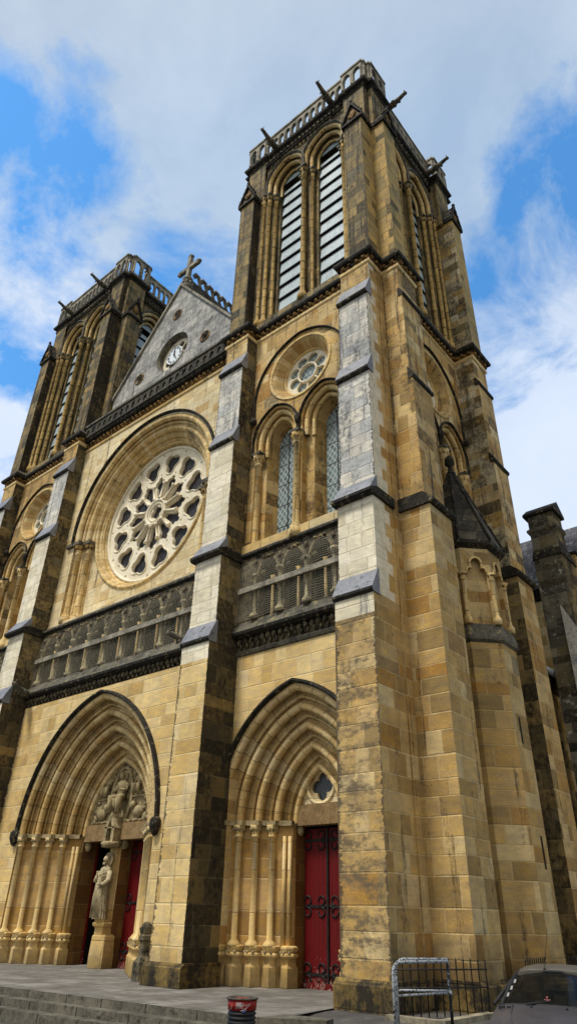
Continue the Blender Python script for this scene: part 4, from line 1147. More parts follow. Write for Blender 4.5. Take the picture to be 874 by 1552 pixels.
# nave cornice and parapet
c = MB()
c.mould([(-5.86, 0), (5.86, 0)], [(0, 23.95), (.06, 24.0), (.08, 24.12), (.02, 24.2), (.04, 24.5), (.26, 24.58), (.32, 24.7), (.1, 24.85)], 'frieze', False, ['moulding', 'moulding', 'moulding', 'frieze', 'crust', 'crust', 'crust'])
foliage(c, -5.8, 5.8, -.1, 24.16, .36, .3, 'frieze')
c.build('cornice', nf)
c = MB()
c.plate([[(-5.86, 24.75), (5.86, 24.75), (5.86, 25.55), (-5.86, 25.55)]]+[pointed(-5.5+.5*i, 25.14, .12, .06, 5, 24.9)(0) for i in range(23)], -.36, -.28, 'parapet')
c.box(-5.86, 5.86, -.42, -.14, 25.5, 25.64, 'crust_grey'); c.box(-5.86, 5.86, -.29, -.1, 24.75, 25.5, 'parapet')
c.build('parapet', nf)

# gable
g = MB(); GY = .55
CC = circle(0, 28.75, 1.3, 32)
gp = [(-5.0, 24.6), (5.0, 24.6), (5.0, 27.8), (0, 34.15), (-5.0, 27.8)]
q3 = [foil(x, z, 4, .14, .15, pi/4, 6) for x, z in ((0, 31.7), (-2.72, 28.2), (2.72, 28.2))]
g.plate([gp, CC(0)]+q3, GY, GY+.6, 'grey')
g.loft(CC, [(0, GY), (-.12, GY+.14), (-.14, GY+.42)], 'crust_grey', True)
ga = g.build('gable', church)
c = MB(); 
for x, z in ((0, 31.7), (-2.72, 28.2), (2.72, 28.2)):
    c.roll(circle(x, z, .34, 16), 0, GY-.01, .045, 'frieze', True)
c.build('quatrefoil', ga)
c = MB()
for sg in (-1, 1):
    a = (sg*5.05, 27.85); b = (0, 34.25)
    c.add([(a[0], GY-.12, a[1]-.1), (b[0], GY-.12, b[1]-.1), (b[0], GY+.7, b[1]-.1), (a[0], GY+.7, a[1]-.1), (a[0], GY-.12, a[1]+.12), (b[0], GY-.12, b[1]+.14), (b[0], GY+.7, b[1]+.14), (a[0], GY+.7, a[1]+.12)],
          [(0, 1, 2, 3), (4, 5, 6, 7), (0, 1, 5, 4), (1, 2, 6, 5), (2, 3, 7, 6), (3, 0, 4, 7)], 'balus')
c.build('coping', ga)
c = MB()
hs = [foil(.72*cos(pi*k/4+pi/8), 28.75+.72*sin(pi*k/4+pi/8), 1, .0001, .26, 0, 14) for k in range(8)]
c.plate([CC(-.14)]+hs, GY+.36, GY+.46, 'tracery')
c.poly([CC(-.14)], lambda a, b: (a, GY+.47, b), 'glass_rose')
c.build('oculus_tracery', ga)
# the clock: a pale disc of pierced numerals and two hands
M['clock'] = rough_mat('white_clock_enamel', rgb(214, 226, 230), rgb(232, 238, 240), rough=.5, bump=.1)
c = MB(); YK = GY+.2
CK = circle(0, 28.62, .62, 32)
c.plate([CK(0)], YK, YK+.05, 'clock')
c.roll(CK, -.02, YK, .03, 'clock', True)
c.box(-.1, .1, YK+.05, GY+.4, 28.5, 28.7, 'iron')
for k in range(12):
    a = 2*pi*k/12
    for off in (-.05, 0, .05) if k % 3 else (-.07, -.02, .03, .08):
        px = lambda r_, o: (r_*sin(a)+o*cos(a), YK-.008, 28.62+r_*cos(a)-o*sin(a))
        c.tube([px(.42, off), px(.55, off)], .009, 'iron', 4)
ck = c.build('clock', ga)
c = MB()
c.box(-.03, .03, YK-.06, YK-.03, 28.6, 29.0, 'iron')
c.tube([(0, YK-.04, 28.62), (.16, YK-.04, 28.36)], .03, 'iron', 5); c.blob((0, YK-.04, 28.62), .06, 'iron')
c.build('clock_hands', ga)
# stone cross on the gable
c = MB(); Yc = GY+.35
c.lathe(0, Yc, [(.34, 34.1), (.36, 34.4), (.24, 34.6), (.2, 34.85), (.3, 34.95), (.34, 35.05), (.22, 35.15), (.14, 35.3)], 'balus', 10)
for k in range(8):
    a = 2*pi*k/8; c.blob((.28*cos(a), Yc+.28*sin(a), 34.62), (.1, .1, .16), 'balus', 5, 4, .3)
c.box(-.13, .13, Yc-.12, Yc+.12, 35.2, 37.15, 'balus'); c.box(-.78, .78, Yc-.11, Yc+.11, 36.0, 36.28, 'balus')
for (x, z) in ((-.82, 36.14), (.82, 36.14), (0, 37.2)):
    for dx, dz in ((-.1, 0), (.1, 0), (0, .1), (0, -.1)): c.blob((x+dx, Yc, z+dz), (.13, .14, .13), 'balus', 7, 5, .1)
c.build('cross', ga)
# nave roof with crest
c = MB()
pr = [(-6.2, 26.2), (0, 34.6), (6.2, 26.2)]
c.add([(a, .9, b) for a, b in pr]+[(a, 30, b) for a, b in pr], [(0, 1, 4, 3), (1, 2, 5, 4)], 'slate')
nr = c.build('nave_roof', church)
c = MB()
c.box(-.16, .16, 1.2, 9, 34.3, 35.1, 'crust_grey')
for i in range(14):
    y = 1.6+i*.58
    pts = [(0, y+.16, 35.0), (0, y+.26, 35.5), (0, y+.1, 36.0), (0, y-.18, 36.05), (0, y-.28, 35.85), (0, y-.14, 35.7)]
    c.tube(pts, [.12, .11, .12, .12, .1, .07], 'balus', 6)
    c.blob((0, y+.34, 35.25), (.09, .12, .2), 'balus', 6, 4, .2)
c.build('roof_crest', nr)

# ---------- stair turret on the flank
c = MB(); TX, TY = 14.2, 3.7; R1 = 1.2/cos(pi/8); rot = pi/8
c.lathe(TX, TY, [(R1+.14, -.05), (R1+.14, .42), (R1+.02, .55)], 'plinth', 8, False, rot=rot)
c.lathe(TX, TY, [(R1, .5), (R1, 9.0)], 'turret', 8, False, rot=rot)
c.lathe(TX, TY, [(R1, 9.0), (R1+.1, 9.08), (R1+.1, 9.18), (R1+.02, 9.5), (R1-.02, 9.62)], 'crust_grey', 8, False, rot=rot)
tt = c.build('stair_turret', church)
c = MB(); R2 = R1-.06
c.lathe(TX, TY, [(R2-.16, 9.5), (R2-.16, 12.4)], 'turret', 8, False, rot=rot)
# trefoil headed panels on every side
for k in range(8):
    a0 = rot+2*pi*k/8; a1 = a0+2*pi/8; p0 = Vector((TX+R2*cos(a0), TY+R2*sin(a0))); p1 = Vector((TX+R2*cos(a1), TY+R2*sin(a1)))
    d = (p1-p0); L = d.length; d /= L; nn = Vector((d.y, -d.x))
    sub = MB(lambda p, p0=p0, d=d, nn=nn: (p0.x+d.x*p[0]-nn.x*p[1], p0.y+d.y*p[0]-nn.y*p[1], p[2]))
    arch = [(.14, 9.64)]+[(.14, 11.4)]+[(.24-.1*cos(t), 11.45+.14*sin(t)) for t in (0, .8, 1.6, 2.3)]+[(L/2-.2*cos(t), 11.72+.24*sin(t)) for t in (0, .5, 1., 1.57, 2.1, 2.6, 3.14)]+[(L-.24-.1*cos(t), 11.45+.14*sin(t)) for t in (.85, 1.6, 2.3, 3.14)]+[(L-.14, 11.4), (L-.14, 9.64)]
    outer = [(0, 9.62), (.14, 9.62)] 
    sub.poly([[(0, 9.62)]+arch+[(L, 9.62), (L, 12.35), (0, 12.35)]], lambda a, b: (a, 0, b), 'turret')
    n_ = len(arch); sub.add([(a, 0, b) for a, b in arch]+[(a, .16, b) for a, b in arch], [(i, i+1, i+1+n_, i+n_) for i in range(n_-1)], 'turret')
    sub.tube([(a, -.03, b) for a, b in arch[1:-1]], .04, 'moulding', 5)
    base = len(c.v); c.v += sub.v; c.f += [[base+q for q in f] for f in sub.f]; c.m += [c.mi(sub.names[q]) for q in sub.m]; c.sm += sub.sm
    c.lathe(p0.x, p0.y, [(.15, 9.6), (.15, 9.78), (.09, 9.88), (.075, 9.95), (.075, 11.1), (.1, 11.14), (.1, 11.25), (.16, 11.38)], 'moulding', 8)
    c.blob((p0.x, p0.y, 11.3), (.14, .14, .09), 'frieze', 6, 4, .3)
c.build('turret_head', tt)
c = MB()
c.lathe(TX, TY, [(R2, 12.3), (R2+.2, 12.42), (R2+.22, 12.54), (R2+.1, 12.62)], 'crust', 8, False, rot=rot)
c.lathe(TX, TY, [(R2+.2, 12.52), (.1, 16.1)], 'slate_dark', 8, False, rot=rot)
c.lathe(TX, TY, [(.1, 15.9), (.2, 16.05), (.1, 16.2), (.08, 16.4), (.2, 16.55), (.16, 16.8), (.02, 16.95)], 'crust', 8)
for k in range(8):
    a0 = rot+2*pi*k/8
    c.tube([(TX+(R2+.2)*cos(a0), TY+(R2+.2)*sin(a0), 12.56), (TX+.1*cos(a0), TY+.1*sin(a0), 16.12)], .05, 'crust', 5)
c.build('turret_roof', tt)
def on_face(ang, z0, z1, off=0.):
    d = Vector((cos(ang), sin(ang))); t = Vector((-d.y, d.x)); p = Vector((TX, TY))+d*1.2+t*off
    m = MB(); w = .055
    q = [p-t*w, p+t*w]
    m.add([(q[0].x+d.x*.006, q[0].y+d.y*.006, z0), (q[1].x+d.x*.006, q[1].y+d.y*.006, z0), (q[1].x+d.x*.006, q[1].y+d.y*.006, z1), (q[0].x+d.x*.006, q[0].y+d.y*.006, z1),
           (q[0].x-d.x*.2, q[0].y-d.y*.2, z0), (q[1].x-d.x*.2, q[1].y-d.y*.2, z0), (q[1].x-d.x*.2, q[1].y-d.y*.2, z1), (q[0].x-d.x*.2, q[0].y-d.y*.2, z1)],
          [(0, 1, 2, 3), (4, 5, 6, 7), (0, 1, 5, 4), (1, 2, 6, 5), (2, 3, 7, 6), (3, 0, 4, 7)], 'dark')
    m.build('slit_window', tt)
on_face(0, 6.1, 6.85, -.1); on_face(0, 2.9, 3.7, .15)

# ---------- aisle, its big pier, transept behind
c = MB()
c.box(6.5, 13.7, 8.75, 19, 0, 10.3, 'check')
c.mould([(13.7, 8.75), (13.7, 19)], [(0, 9.8), (.1, 9.9), (.12, 10.1), (.3, 10.2), (.32, 10.3), (.0, 10.34)], 'crust', False)
ai = c.build('aisle', church)
c = MB(); c.add([(14.0, 8.75, 10.3), (14.0, 19, 10.3), (6.2, 19, 14.6), (6.2, 8.75, 14.6)], [(0, 1, 2, 3)], 'slate')
c.build('aisle_roof', ai)
c = MB(); c.tube([(14.12, 8.75, 10.36), (14.12, 19, 10.36)], .12, 'zinc', 8); c.build('gutter', ai)
c = MB()
c.box(14.35, 15.49, 10.95, 12.0, 15.4, 17.5, 'soot_grey', right='soot_up')
c.box(14.3, 15.5, 10.93, 12.6, 0, 15.4, 'soot_grey', right='soot_up')
c.add([(14.25, 10.88, 15.35), (15.56, 10.88, 15.35), (15.56, 12.75, 15.35), (14.25, 12.75, 15.35), (14.35, 11.0, 15.95), (15.5, 11.0, 15.95), (15.5, 12.0, 15.95), (14.35, 12.0, 15.95)], [(0, 1, 5, 4), (1, 2, 6, 5), (2, 3, 7, 6), (3, 0, 4, 7), (0, 1, 2, 3)], 'crust')
c.box(14.2, 15.62, 10.8, 12.15, 17.5, 17.62, 'crust')
c.add([(14.2, 10.8, 17.62), (15.62, 10.8, 17.62), (15.62, 12.15, 17.62), (14.2, 12.15, 17.62), (14.2, 11.47, 18.15), (15.62, 11.47, 18.15)], [(0, 1, 5, 4), (2, 3, 4, 5), (1, 2, 5), (3, 0, 4)], 'crust')
for z in (16.6,): c.mould([(14.35, 12), (14.35, 10.95), (15.5, 10.95), (15.5, 12)], [(0, z), (.1, z+.1), (.1, z+.22), (0, z+.3)], 'crust_grey', False)
# outer offset with steep slab
slab = [(15.05, 0), (16.6, 0), (16.6, 9.3), (15.08, 13.0), (15.05, 13.0)]
c.plate([slab], 10.82, 12.45, 'pale_grey', ['soot_grey', 'soot_up', 'lead', 'lead', 'soot_grey'])
c.build('pier', ai)
c = MB()
A = pointed(15.0, 14.2, .8, .5, 12, 11.5)
c.plate([[(6, 0), (26, 0), (26, 16.0), (6, 16.0)], A(0)], 16, 16.6, 'cream')
c.roll(pointed(15.0, 14.2, .8, .5, 12), .12, 16, .1, 'cream'); c.roll(pointed(15.0, 14.2, .8, .5, 12), .4, 16, .08, 'crust')
c.poly([A(0)], lambda a, b: (a, 16.4, b), 'glass_dark')
c.mould([(6, 16), (26, 16)], [(0, 15.6), (.1, 15.7), (.1, 15.85), (.3, 15.95), (.3, 16.1)], 'crust', False)
tr = c.build('transept', church)
c = MB(); c.add([(6, 15.6, 16.2), (26, 15.6, 16.2), (26, 20.2, 21.4), (6, 20.2, 21.4)], [(0, 1, 2, 3)], 'slate')
c.add([(6, 20.2, 21.4), (26, 20.2, 21.4), (26, 25, 16.2), (6, 25, 16.2)], [(0, 1, 2, 3)], 'slate'); c.build('transept_roof', tr)
c = MB(); c.tube([(6, 15.55, 16.25), (26, 15.55, 16.25)], .13, 'zinc', 8); c.build('gutter', tr)
c = MB(); c.box(14.4, 14.9, 15.3, 16.2, 16.2, 17.3, 'stone'); c.box(14.3, 15., 15.2, 16.3, 17.3, 17.42, 'crust'); c.build('dormer', tr)
c = MB(); c.box(-6.2, 6.2, 4.6, 40, 0, 26.0, 'grey', front='dark'); c.box(-5.0, 5.0, 1.3, 4.6, 24.6, 26.0, 'dark'); c.build('nave_body', church)
# ------------------------------------------------------------------ statue, street furniture, car, ground
SLOPE = .075
def gz(x, y):
    base = -.58+.38*min(1, max(0, (x-5)/11))
    t = min(1, max(0, (y+4.6)/2.4)); t = t*t*(3-2*t)
    if x < 12.2: t = 0 if y < -3.9 else 1
    return base*(1-t)+(-.012)*t

# paved platform, steps, street
M['paving'] = ashlar('grey_paving_slabs', [(0., rgb(128, 124, 116)), (.5, rgb(150, 146, 138)), (1., rgb(138, 132, 122))], (.035, .032, .028, 1), .8, soot=.12, grain=.4, bh=.6, bw=.6)
def paving_mat():
    m = bpy.data.materials.new('grey_stone_paving'); s = NT(m)
    g = s.n('ShaderNodeNewGeometry'); P = g.outputs['Position']
    sp = s.n('ShaderNodeSeparateXYZ'); s.put(sp.inputs[0], P); x, y, z = sp.outputs
    bh = .62
    row = s.math('FLOOR', s.math('DIVIDE', x, bh)); fx = s.math('FRACT', s.math('DIVIDE', x, bh))
    off = s.math('MULTIPLY', s.white(s.vec(row, 1, 1)), 5.)
    v = s.math('ADD', s.math('DIVIDE', y, .95), off); cv = s.math('FLOOR', v); fy = s.math('FRACT', v)
    h = s.white(s.vec(row, cv, 2.))
    e = s.math('MINIMUM', s.math('MULTIPLY', s.math('MINIMUM', fx, s.math('SUBTRACT', 1., fx)), bh), s.math('MULTIPLY', s.math('MINIMUM', fy, s.math('SUBTRACT', 1., fy)), .95))
    j = s.maprange(e, .006, .018, 1., 0.)
    n = s.noise(P, 1.1, 6, .7); n2 = s.noise(P, 20., 4, .7)
    col = s.mix(h, rgb(100, 98, 94), rgb(132, 128, 122))
    col = s.mix(s.maprange(n, .42, .65), col, rgb(74, 70, 62))
    col = s.mix(s.math('MULTIPLY', n2, .3), col, rgb(150, 146, 138))
    col = s.mix(s.math('MULTIPLY', j, .85), col, (.03, .028, .024, 1))
    s.out(col, .8, s.math('SUBTRACT', n2, j), .4, .01)
    return m
M['paving'] = paving_mat()
M['step'] = rough_mat('worn_granite_step', rgb(52, 50, 44), rgb(112, 107, 93), rgb(44, 42, 36), 1.9, .6, bump=.6, thr=(.36, .6))
M['asphalt'] = rough_mat('worn_asphalt', rgb(62, 60, 58), rgb(84, 82, 78), rgb(104, 98, 90), 1.1, 1., bump=.5, bscale=40., bdist=.01)
M['kerbstone'] = rough_mat('pale_kerb_stone', rgb(96, 90, 74), rgb(160, 150, 126), None, 2.4, 1., bump=.5)

def ye(x): return -4.66+SLOPE*(x-4)
g = MB()
xe = 12.35
# platform slab top follows the slanted edge and stops before the asphalt apron
pl = [(-40, ye(-40)), (xe, ye(xe)), (12.55, -3.0), (12.3, -1.4), (12.3, 3), (-40, 3)]
g.poly([pl], lambda a, b: (a, b, 0), 'paving')
tag(g.build('pavement'), kind='structure')
st = MB()
for i in range(3):
    o = .32*i; z1 = -.005-.165*i if i else -.004
    a, b = (-40, ye(-40)-o), (xe+.25*i, ye(xe)-o+SLOPE*.25*i)
    D = .34
    zt = -.165*i-(.004 if i == 0 else 0)
    st.add([(a[0], a[1], zt), (b[0], b[1], zt), (b[0], b[1]+D+.4, zt), (a[0], a[1]+D+.4, zt), (a[0], a[1], -1.2), (b[0], b[1], -1.2), (b[0], b[1]+D+.4, -1.2), (a[0], a[1]+D+.4, -1.2)],
           [(0, 1, 2, 3), (0, 1, 5, 4), (1, 2, 6, 5)], 'step')
# joints between the step blocks
random.seed(11)
for i in range(3):
    x = -2.
    while x < xe:
        x += random.uniform(1.1, 1.7)
        if x < xe-.2: st.box(x, x+.018, ye(x)-.32*i-.006, ye(x)-.32*i+.34, -.165*i-.165, -.165*i+.0015, 'iron')
tag(st.build('steps'), kind='structure')
k = MB()
k.add([(12.36, -4.05, -.2), (13.5, -3.35, -.2), (13.4, -3.0, -.2), (12.4, -3.3, -.2), (12.36, -4.05, .012), (13.5, -3.35, .004), (13.4, -3.0, .004), (12.4, -3.3, .012)], [(0, 1, 5, 4), (1, 2, 6, 5), (2, 3, 7, 6), (3, 0, 4, 7), (4, 5, 6, 7)], 'step')
tag(k.build('kerb'), kind='structure')
# ground: one sheet to the horizon, fine near the church
xs = [-600, -200, -60, -20, -5]+[2+.6*i for i in range(34)]+[24, 30, 60, 200, 600]; ys = [-600, -200, -60, -30, -18, -12]+[-10+.45*i for i in range(30)]+[5, 12, 30, 80, 300, 600]
g = MB(); vs = [(x, y, gz(x, y)-(.02 if True else 0)) for y in ys for x in xs]
nx = len(xs)
g.add(vs, [(j*nx+i, j*nx+i+1, (j+1)*nx+i+1, (j+1)*nx+i) for j in range(len(ys)-1) for i in range(nx-1)], 'asphalt', True)
tag(g.build('street'), kind='structure')

# ---- saint on the trumeau
def make_statue():
    root = empty('statue', (0, 1.12, 1.46))
    tag(root, 'pale stone saint with halo and pleated robe on a pedestal between two red doors', 'statue')
    b = MB(); k = 80; x0, y0, z0 = 0, 1.12, 1.46
    H = [(0, .26), (.04, .27), (.3, .245), (.7, .215), (1.0, .19), (1.2, .185), (1.35, .205), (1.5, .225), (1.6, .2), (1.66, .12), (1.70, .075), (1.76, .07)]
    rows = []
    for h, r in H:
        row = []
        for i in range(k):
            a = 2*pi*i/k; f = 1.
            if h < 1.15: f = 1+.15*abs(sin(a*7+h*.6))*(1.15-h)/1.15-.07+.03*sin(a*17+h*3)
            row.append((x0+r*f*cos(a)*1.08, y0+r*f*sin(a)*.78, z0+h))
        rows.append(row)
    for j in range(len(rows)-1): b.add(rows[j]+rows[j+1], [(i, (i+1) % k, (i+1) % k+k, i+k) for i in range(k)], 'statue', True)
    # head with face
    hx, hy, hz = 0, y0-.03, z0+1.87
    vs = []; K, J = 16, 12
    for j in range(J+1):
        th = pi*j/J
        for i in range(K):
            a = 2*pi*i/K; r = 1.
            X, Y, Z = sin(th)*cos(a)*.092*r, sin(th)*sin(a)*.11*r, cos(th)*.135
            if sin(a) < -.9 and -.03 < Z < .05: Y -= .02
            if Z < -.03: Y *= .95
            vs.append((hx+X, hy+Y, hz+Z))
    fs = [(j*K+i, j*K+(i+1) % K, (j+1)*K+(i+1) % K, (j+1)*K+i) for j in range(J) for i in range(K)]
    b.add(vs, fs, 'statue', True)
    b.blob((hx, hy-.115, hz+.0), (.018, .03, .035), 'statue', 6, 5)
    for sg in (-1, 1):
        b.blob((hx+sg*.037, hy-.098, hz+.028), (.017, .014, .012), 'statue', 6, 5)
        b.blob((hx+sg*.037, hy-.102, hz+.05), (.026, .014, .008), 'statue', 6, 5)
        b.blob((hx+sg*.094, hy+.0, hz+.005), (.014, .028, .036), 'statue', 6, 5)
    b.blob((hx, hy-.098, hz-.055), (.03, .014, .01), 'statue', 6, 5)
    # arms: right hand raised to the chest, left holding a book
    b.tube([(-.24, y0, z0+1.5), (-.31, y0-.04, z0+1.25), (-.26, y0-.2, z0+1.2), (-.12, y0-.26, z0+1.36)], [.1, .1, .085, .05], 'statue', 9)
    b.tube([(.24, y0, z0+1.5), (.31, y0-.04, z0+1.22), (.24, y0-.2, z0+1.08), (.1, y0-.28, z0+1.08)], [.1, .1, .085, .05], 'statue', 9)
    for (cx, cz, dx, dz) in ((-.1, 1.4, .12, .9), (.06, 1.08, -1., .1)):
        b.blob((cx, y0-.28, z0+cz), (.045, .03, .05), 'statue', 7, 5)
        for q in range(5):
            o = (q-2)*.018
            l = .085-.008*abs(q-2)
            px, pz = (cx+o, z0+cz+.03) if dz > .5 else (cx-.03, z0+cz+o)
            b.tube([(px, y0-.285, pz), (px+dx*l*.5, y0-.30, pz+dz*l*.5), (px+dx*l, y0-.29, pz+dz*l)], [.011, .0105, .008], 'statue', 5)
    for i in range(9):   # mantle folds
        x = -.2+.05*i
        b.tube([(x*.9, y0-.2, z0+1.15), (x*1.05, y0-.235, z0+.7), (x*1.2, y0-.235, z0+.04)], .017, 'statue', 5)
    for i in range(5):
        z = z0+1.5-.1*i
        b.tube([(-.2, y0-.1, z), (-.08, y0-.2, z-.09), (.06, y0-.2, z-.1), (.2, y0-.1, z-.02)], .018, 'statue', 5)
    b.build('body', root)
    h = MB()
    h.blob((hx, hy+.02, hz+.06), (.112, .115, .11), 'statue', 12, 7, .07)
    for i in range(14):
        a = pi*.1+pi*.8*i/13
        h.blob((hx+.1*cos(a), hy+.03+.07*sin(a), hz-.05), (.035, .035, .07), 'statue', 6, 4, .2)
    for i in range(6): h.blob((hx-.05+.02*i, hy-.09, hz-.12), (.02, .025, .05), 'statue', 5, 4, .2)
    h.build('hair', root)
    o = MB(); o.plate([circle(0, hz+.03, .235, 24)(0)], hy+.09, hy+.13, 'statue')
    o.roll(circle(0, hz+.03, .22, 24), 0, hy+.09, .018, 'statue', True); o.build('halo', root)
    o = MB(); o.box(.0, .2, y0-.3, y0-.23, z0+1.1, z0+1.3, 'statue'); o.build('book', root)
    return root
make_statue()

# ---- guard stone
b = MB()
gx, gy = 4.75, -.62
b.lathe(gx, gy, [(.3, -.02), (.3, .45), (.24, .52), (.17, .6), (.16, .95), (.22, 1.0), (.22, 1.1), (.17, 1.14), (.18, 1.32), (.12, 1.42), (.02, 1.46)], 'frieze_low', 6, False)
b.blob((gx-.05, gy-.14, 1.25), (.09, .06, .1), 'frieze_low', 7, 5, .15)
tag(b.build('guard_stone', origin=(gx, gy, 0)), 'weathered carved guard stone standing against the buttress right of the open central doorway', 'guard stone')

# ---- blue sign
M['blue'] = rough_mat('blue_enamel', rgb(24, 40, 110), rgb(34, 52, 128), rough=.4, bump=.05)
b = MB(); b.box(-5.35, -4.74, -.3, -.265, 1.6, 2.0, 'blue')
tag(b.build('wall_sign', origin=(-5.1, -.27, 1.6)), 'small dark blue plaque on the wall left of the central portal', 'sign')

# ---- litter bin
M['black_plastic'] = rough_mat('black_ribbed_plastic', (.008, .008, .009, 1), (.016, .016, .017, 1), rough=.6, bump=.1, spec=.3)
M['red_band'] = rough_mat('red_sticker_band', rgb(150, 28, 16), rgb(112, 16, 12), rgb(180, 52, 22), 2.5, 1., rough=.45, bump=.05)
M['white_mark'] = rough_mat('white_print', rgb(170, 165, 165), rgb(190, 186, 186), rough=.5, bump=0.)
M['blue_mark'] = rough_mat('blue_print', rgb(60, 80, 150), rgb(90, 110, 170), rough=.5, bump=0.)
M['lid'] = rough_mat('grey_bin_rim', rgb(52, 50, 44), rgb(84, 80, 70), None, 8., 1., rough=.7)
bx, by = 13.30, -5.5; bz = gz(bx, by)-.02
br_ = .255
root = empty('litter_bin', (bx, by, bz)); tag(root, 'black ribbed litter bin with a red printed band at the foot of the steps', 'litter bin')
b = MB(); prof = [(.2, bz), (.215, bz+.03)]
top = .46; z = bz+.03
while z < top-.2:
    prof += [(br_-.03, z+.01), (br_-.01, z+.02), (br_-.01, z+.04), (br_-.03, z+.052)]; z += .062
prof += [(br_-.02, top-.16)]
b.lathe(bx, by, prof, 'black_plastic', 32); b.build('body', root)
b = MB(); b.lathe(bx, by, [(br_-.012, top-.17), (br_+.0, top-.02)], 'red_band', 40); bd = b.build('band', root)
b = MB(); b.lathe(bx, by, [(br_-.02, top-.025), (br_+.02, top-.02), (br_+.025, top), (br_-.01, top+.01), (br_-.03, top-.02), (br_-.04, bz+.2)], 'lid', 36); b.build('rim', root)
cam_a = atan2(-16-by, 23.05-bx)
def onbin(a, z, e=.004): r = br_+e-.012+(z-(top-.17))*.08; return (bx+r*cos(cam_a+a), by+r*sin(cam_a+a), z)
b = MB()
random.seed(3)
# jagged white lettering followed by a thinner word, and a swoosh
def stroke(pts, w, m): b.tube([onbin(a, top-.17+z) for a, z in pts], w, m, 4)
L0 = -.42
for (p, q) in (((0, .02), (.03, .12)), ((.1, .03), (.13, .12)), ((.01, .07), (.12, .075)), ((.17, .03), (.22, .12)), ((.22, .12), (.26, .035)), ((.18, .06), (.26, .065)), ((.3, .12), (.3, .035)), ((.3, .12), (.38, .1)), ((.3, .08), (.37, .075)), ((.32, .075), (.4, .035)), ((.44, .11), (.44, .04)), ((.44, .11), (.5, .11)), ((.44, .075), (.49, .075)), ((.44, .04), (.5, .04))):
    stroke([(L0+p[0], p[1]), (L0+q[0], q[1])], .006, 'white_mark')
for i in range(6):
    a = L0+.56+.07*i; stroke([(a, .06), (a+.01, .09)], .003, 'white_mark'); stroke([(a, .09), (a+.04, .085)], .003, 'white_mark')
stroke([(-.1+.08*i, .004+.0016*i*i) for i in range(9)], .004, 'white_mark')
stroke([(-.95+.05*i, .0+.02*i) for i in range(5)], .004, 'white_mark')
stroke([(.0+.06*i, -.012+.001*i*i) for i in range(6)], .007, 'blue_mark')
b.build('print', bd)

# ---- crowd barrier of flaking white tube
def flaky():
    m = bpy.data.materials.new('flaking_white_paint'); s = NT(m)
    g = s.n('ShaderNodeNewGeometry'); n = s.noise(g.outputs['Position'], 22., 5, .7)
    k = s.maprange(n, .52, .56)
    s.out(s.mix(k, rgb(158, 164, 168), (.015, .015, .016, 1)), .55, k, .4, .01)
    return m
M['flaky'] = flaky()
M['flaky_dark'] = rough_mat('bare_rusted_tube', (.012, .011, .011, 1), rgb(120, 124, 128), None, 14., 1., rough=.6, thr=(.52, .6))
root = empty('barrier', (15.1, -2.6, gz(15.1, -2.6))); tag(root, 'bent tube barrier with flaking white paint beside the corner buttress', 'barrier')
def hoop(A, B, top, name):
    A = Vector(A); B = Vector(B); b = MB(); d = (B-A).normalized(); r = .16
    za = gz(A.x, A.y)-.05
    pts = [(A.x, A.y, za), (A.x, A.y, top-r)]+[tuple(A+d*(r-r*cos(t))+Vector((0, 0, top-r+r*sin(t)-0))) for t in (.4, .8, 1.2, 1.57)]
    pts = [(p[0], p[1], p[2]) for p in pts]+[(B.x, B.y, top)]
    b.tube(pts, .027, 'flaky', 9); b.build(name, root)
hoop((14.87, -3.0, 0), (15.42, -2.0, 0), 1.03, 'top_rail')
hoop((15.07, -3.42, 0), (15.44, -2.03, 0), 1.0, 'top_rail')
b = MB(); b.tube([(15.42, -2.0, -.08), (15.42, -2.0, 1.03)], .03, 'flaky_dark', 9); b.blob((15.42, -2.0, .5), (.05, .05, .05), 'flaky'); b.build('post', root)
b = MB(); b.tube([(14.87, -3.0, .55), (15.42, -2.0, .53)], .02, 'flaky', 8); b.build('mid_rail', root)
b = MB(); b.tube([(15.07, -3.42, .5), (15.42, -2.0, .5)], .02, 'flaky', 8); b.build('mid_rail', root)

# ---- spiked iron fences
def fence(A, B, z0, h, n, label, skew=0.):
    A = Vector(A); B = Vector(B); root = empty('iron_fence', ((A.x+B.x)/2, (A.y+B.y)/2, z0))
    tag(root, label, 'fence', 'spiked iron fences along the foot of the church')
    d = (B-A)/max(1, n-1)
    for i in range(n):
        p = A+d*i; b = MB()
        b.tube([(p.x, p.y, z0), (p.x, p.y, z0+h-.12), (p.x+.01, p.y-.015, z0+h-.06), (p.x, p.y, z0+h)], [.013, .013, .018, .002], 'iron', 6)
        b.build('picket', root)
    for zz in (h-.22, h*.48):
        b = MB(); q = A-d*.2; w = B+d*.2
        b.tube([(q.x, q.y, z0+zz), (w.x, w.y, z0+zz)], .016, 'iron', 6); b.build('rail', root)
fence((14.18, -1.95), (15.22, .02), .0, 1.02, 13, 'spiked black iron fence in the corner between the two nearest buttresses, behind the white barrier')
fence((15.3, 1.95), (15.3, 3.1), .0, .98, 10, 'short spiked black iron fence between the second buttress and the round stair turret base')
fence((15.35, 4.5), (15.35, 6.85), .0, .98, 18, 'spiked black iron fence past the stair turret at the right edge of the picture')
k = MB()
k.box(14.0, 15.1, -2.1, -1.9, -.1, .06, 'kerbstone'); k.box(15.1, 15.32, -2.1, .1, -.1, .06, 'kerbstone')
k.box(15.2, 15.5, 1.8, 7., -.1, .05, 'kerbstone')
tag(k.build('kerb'), kind='structure')

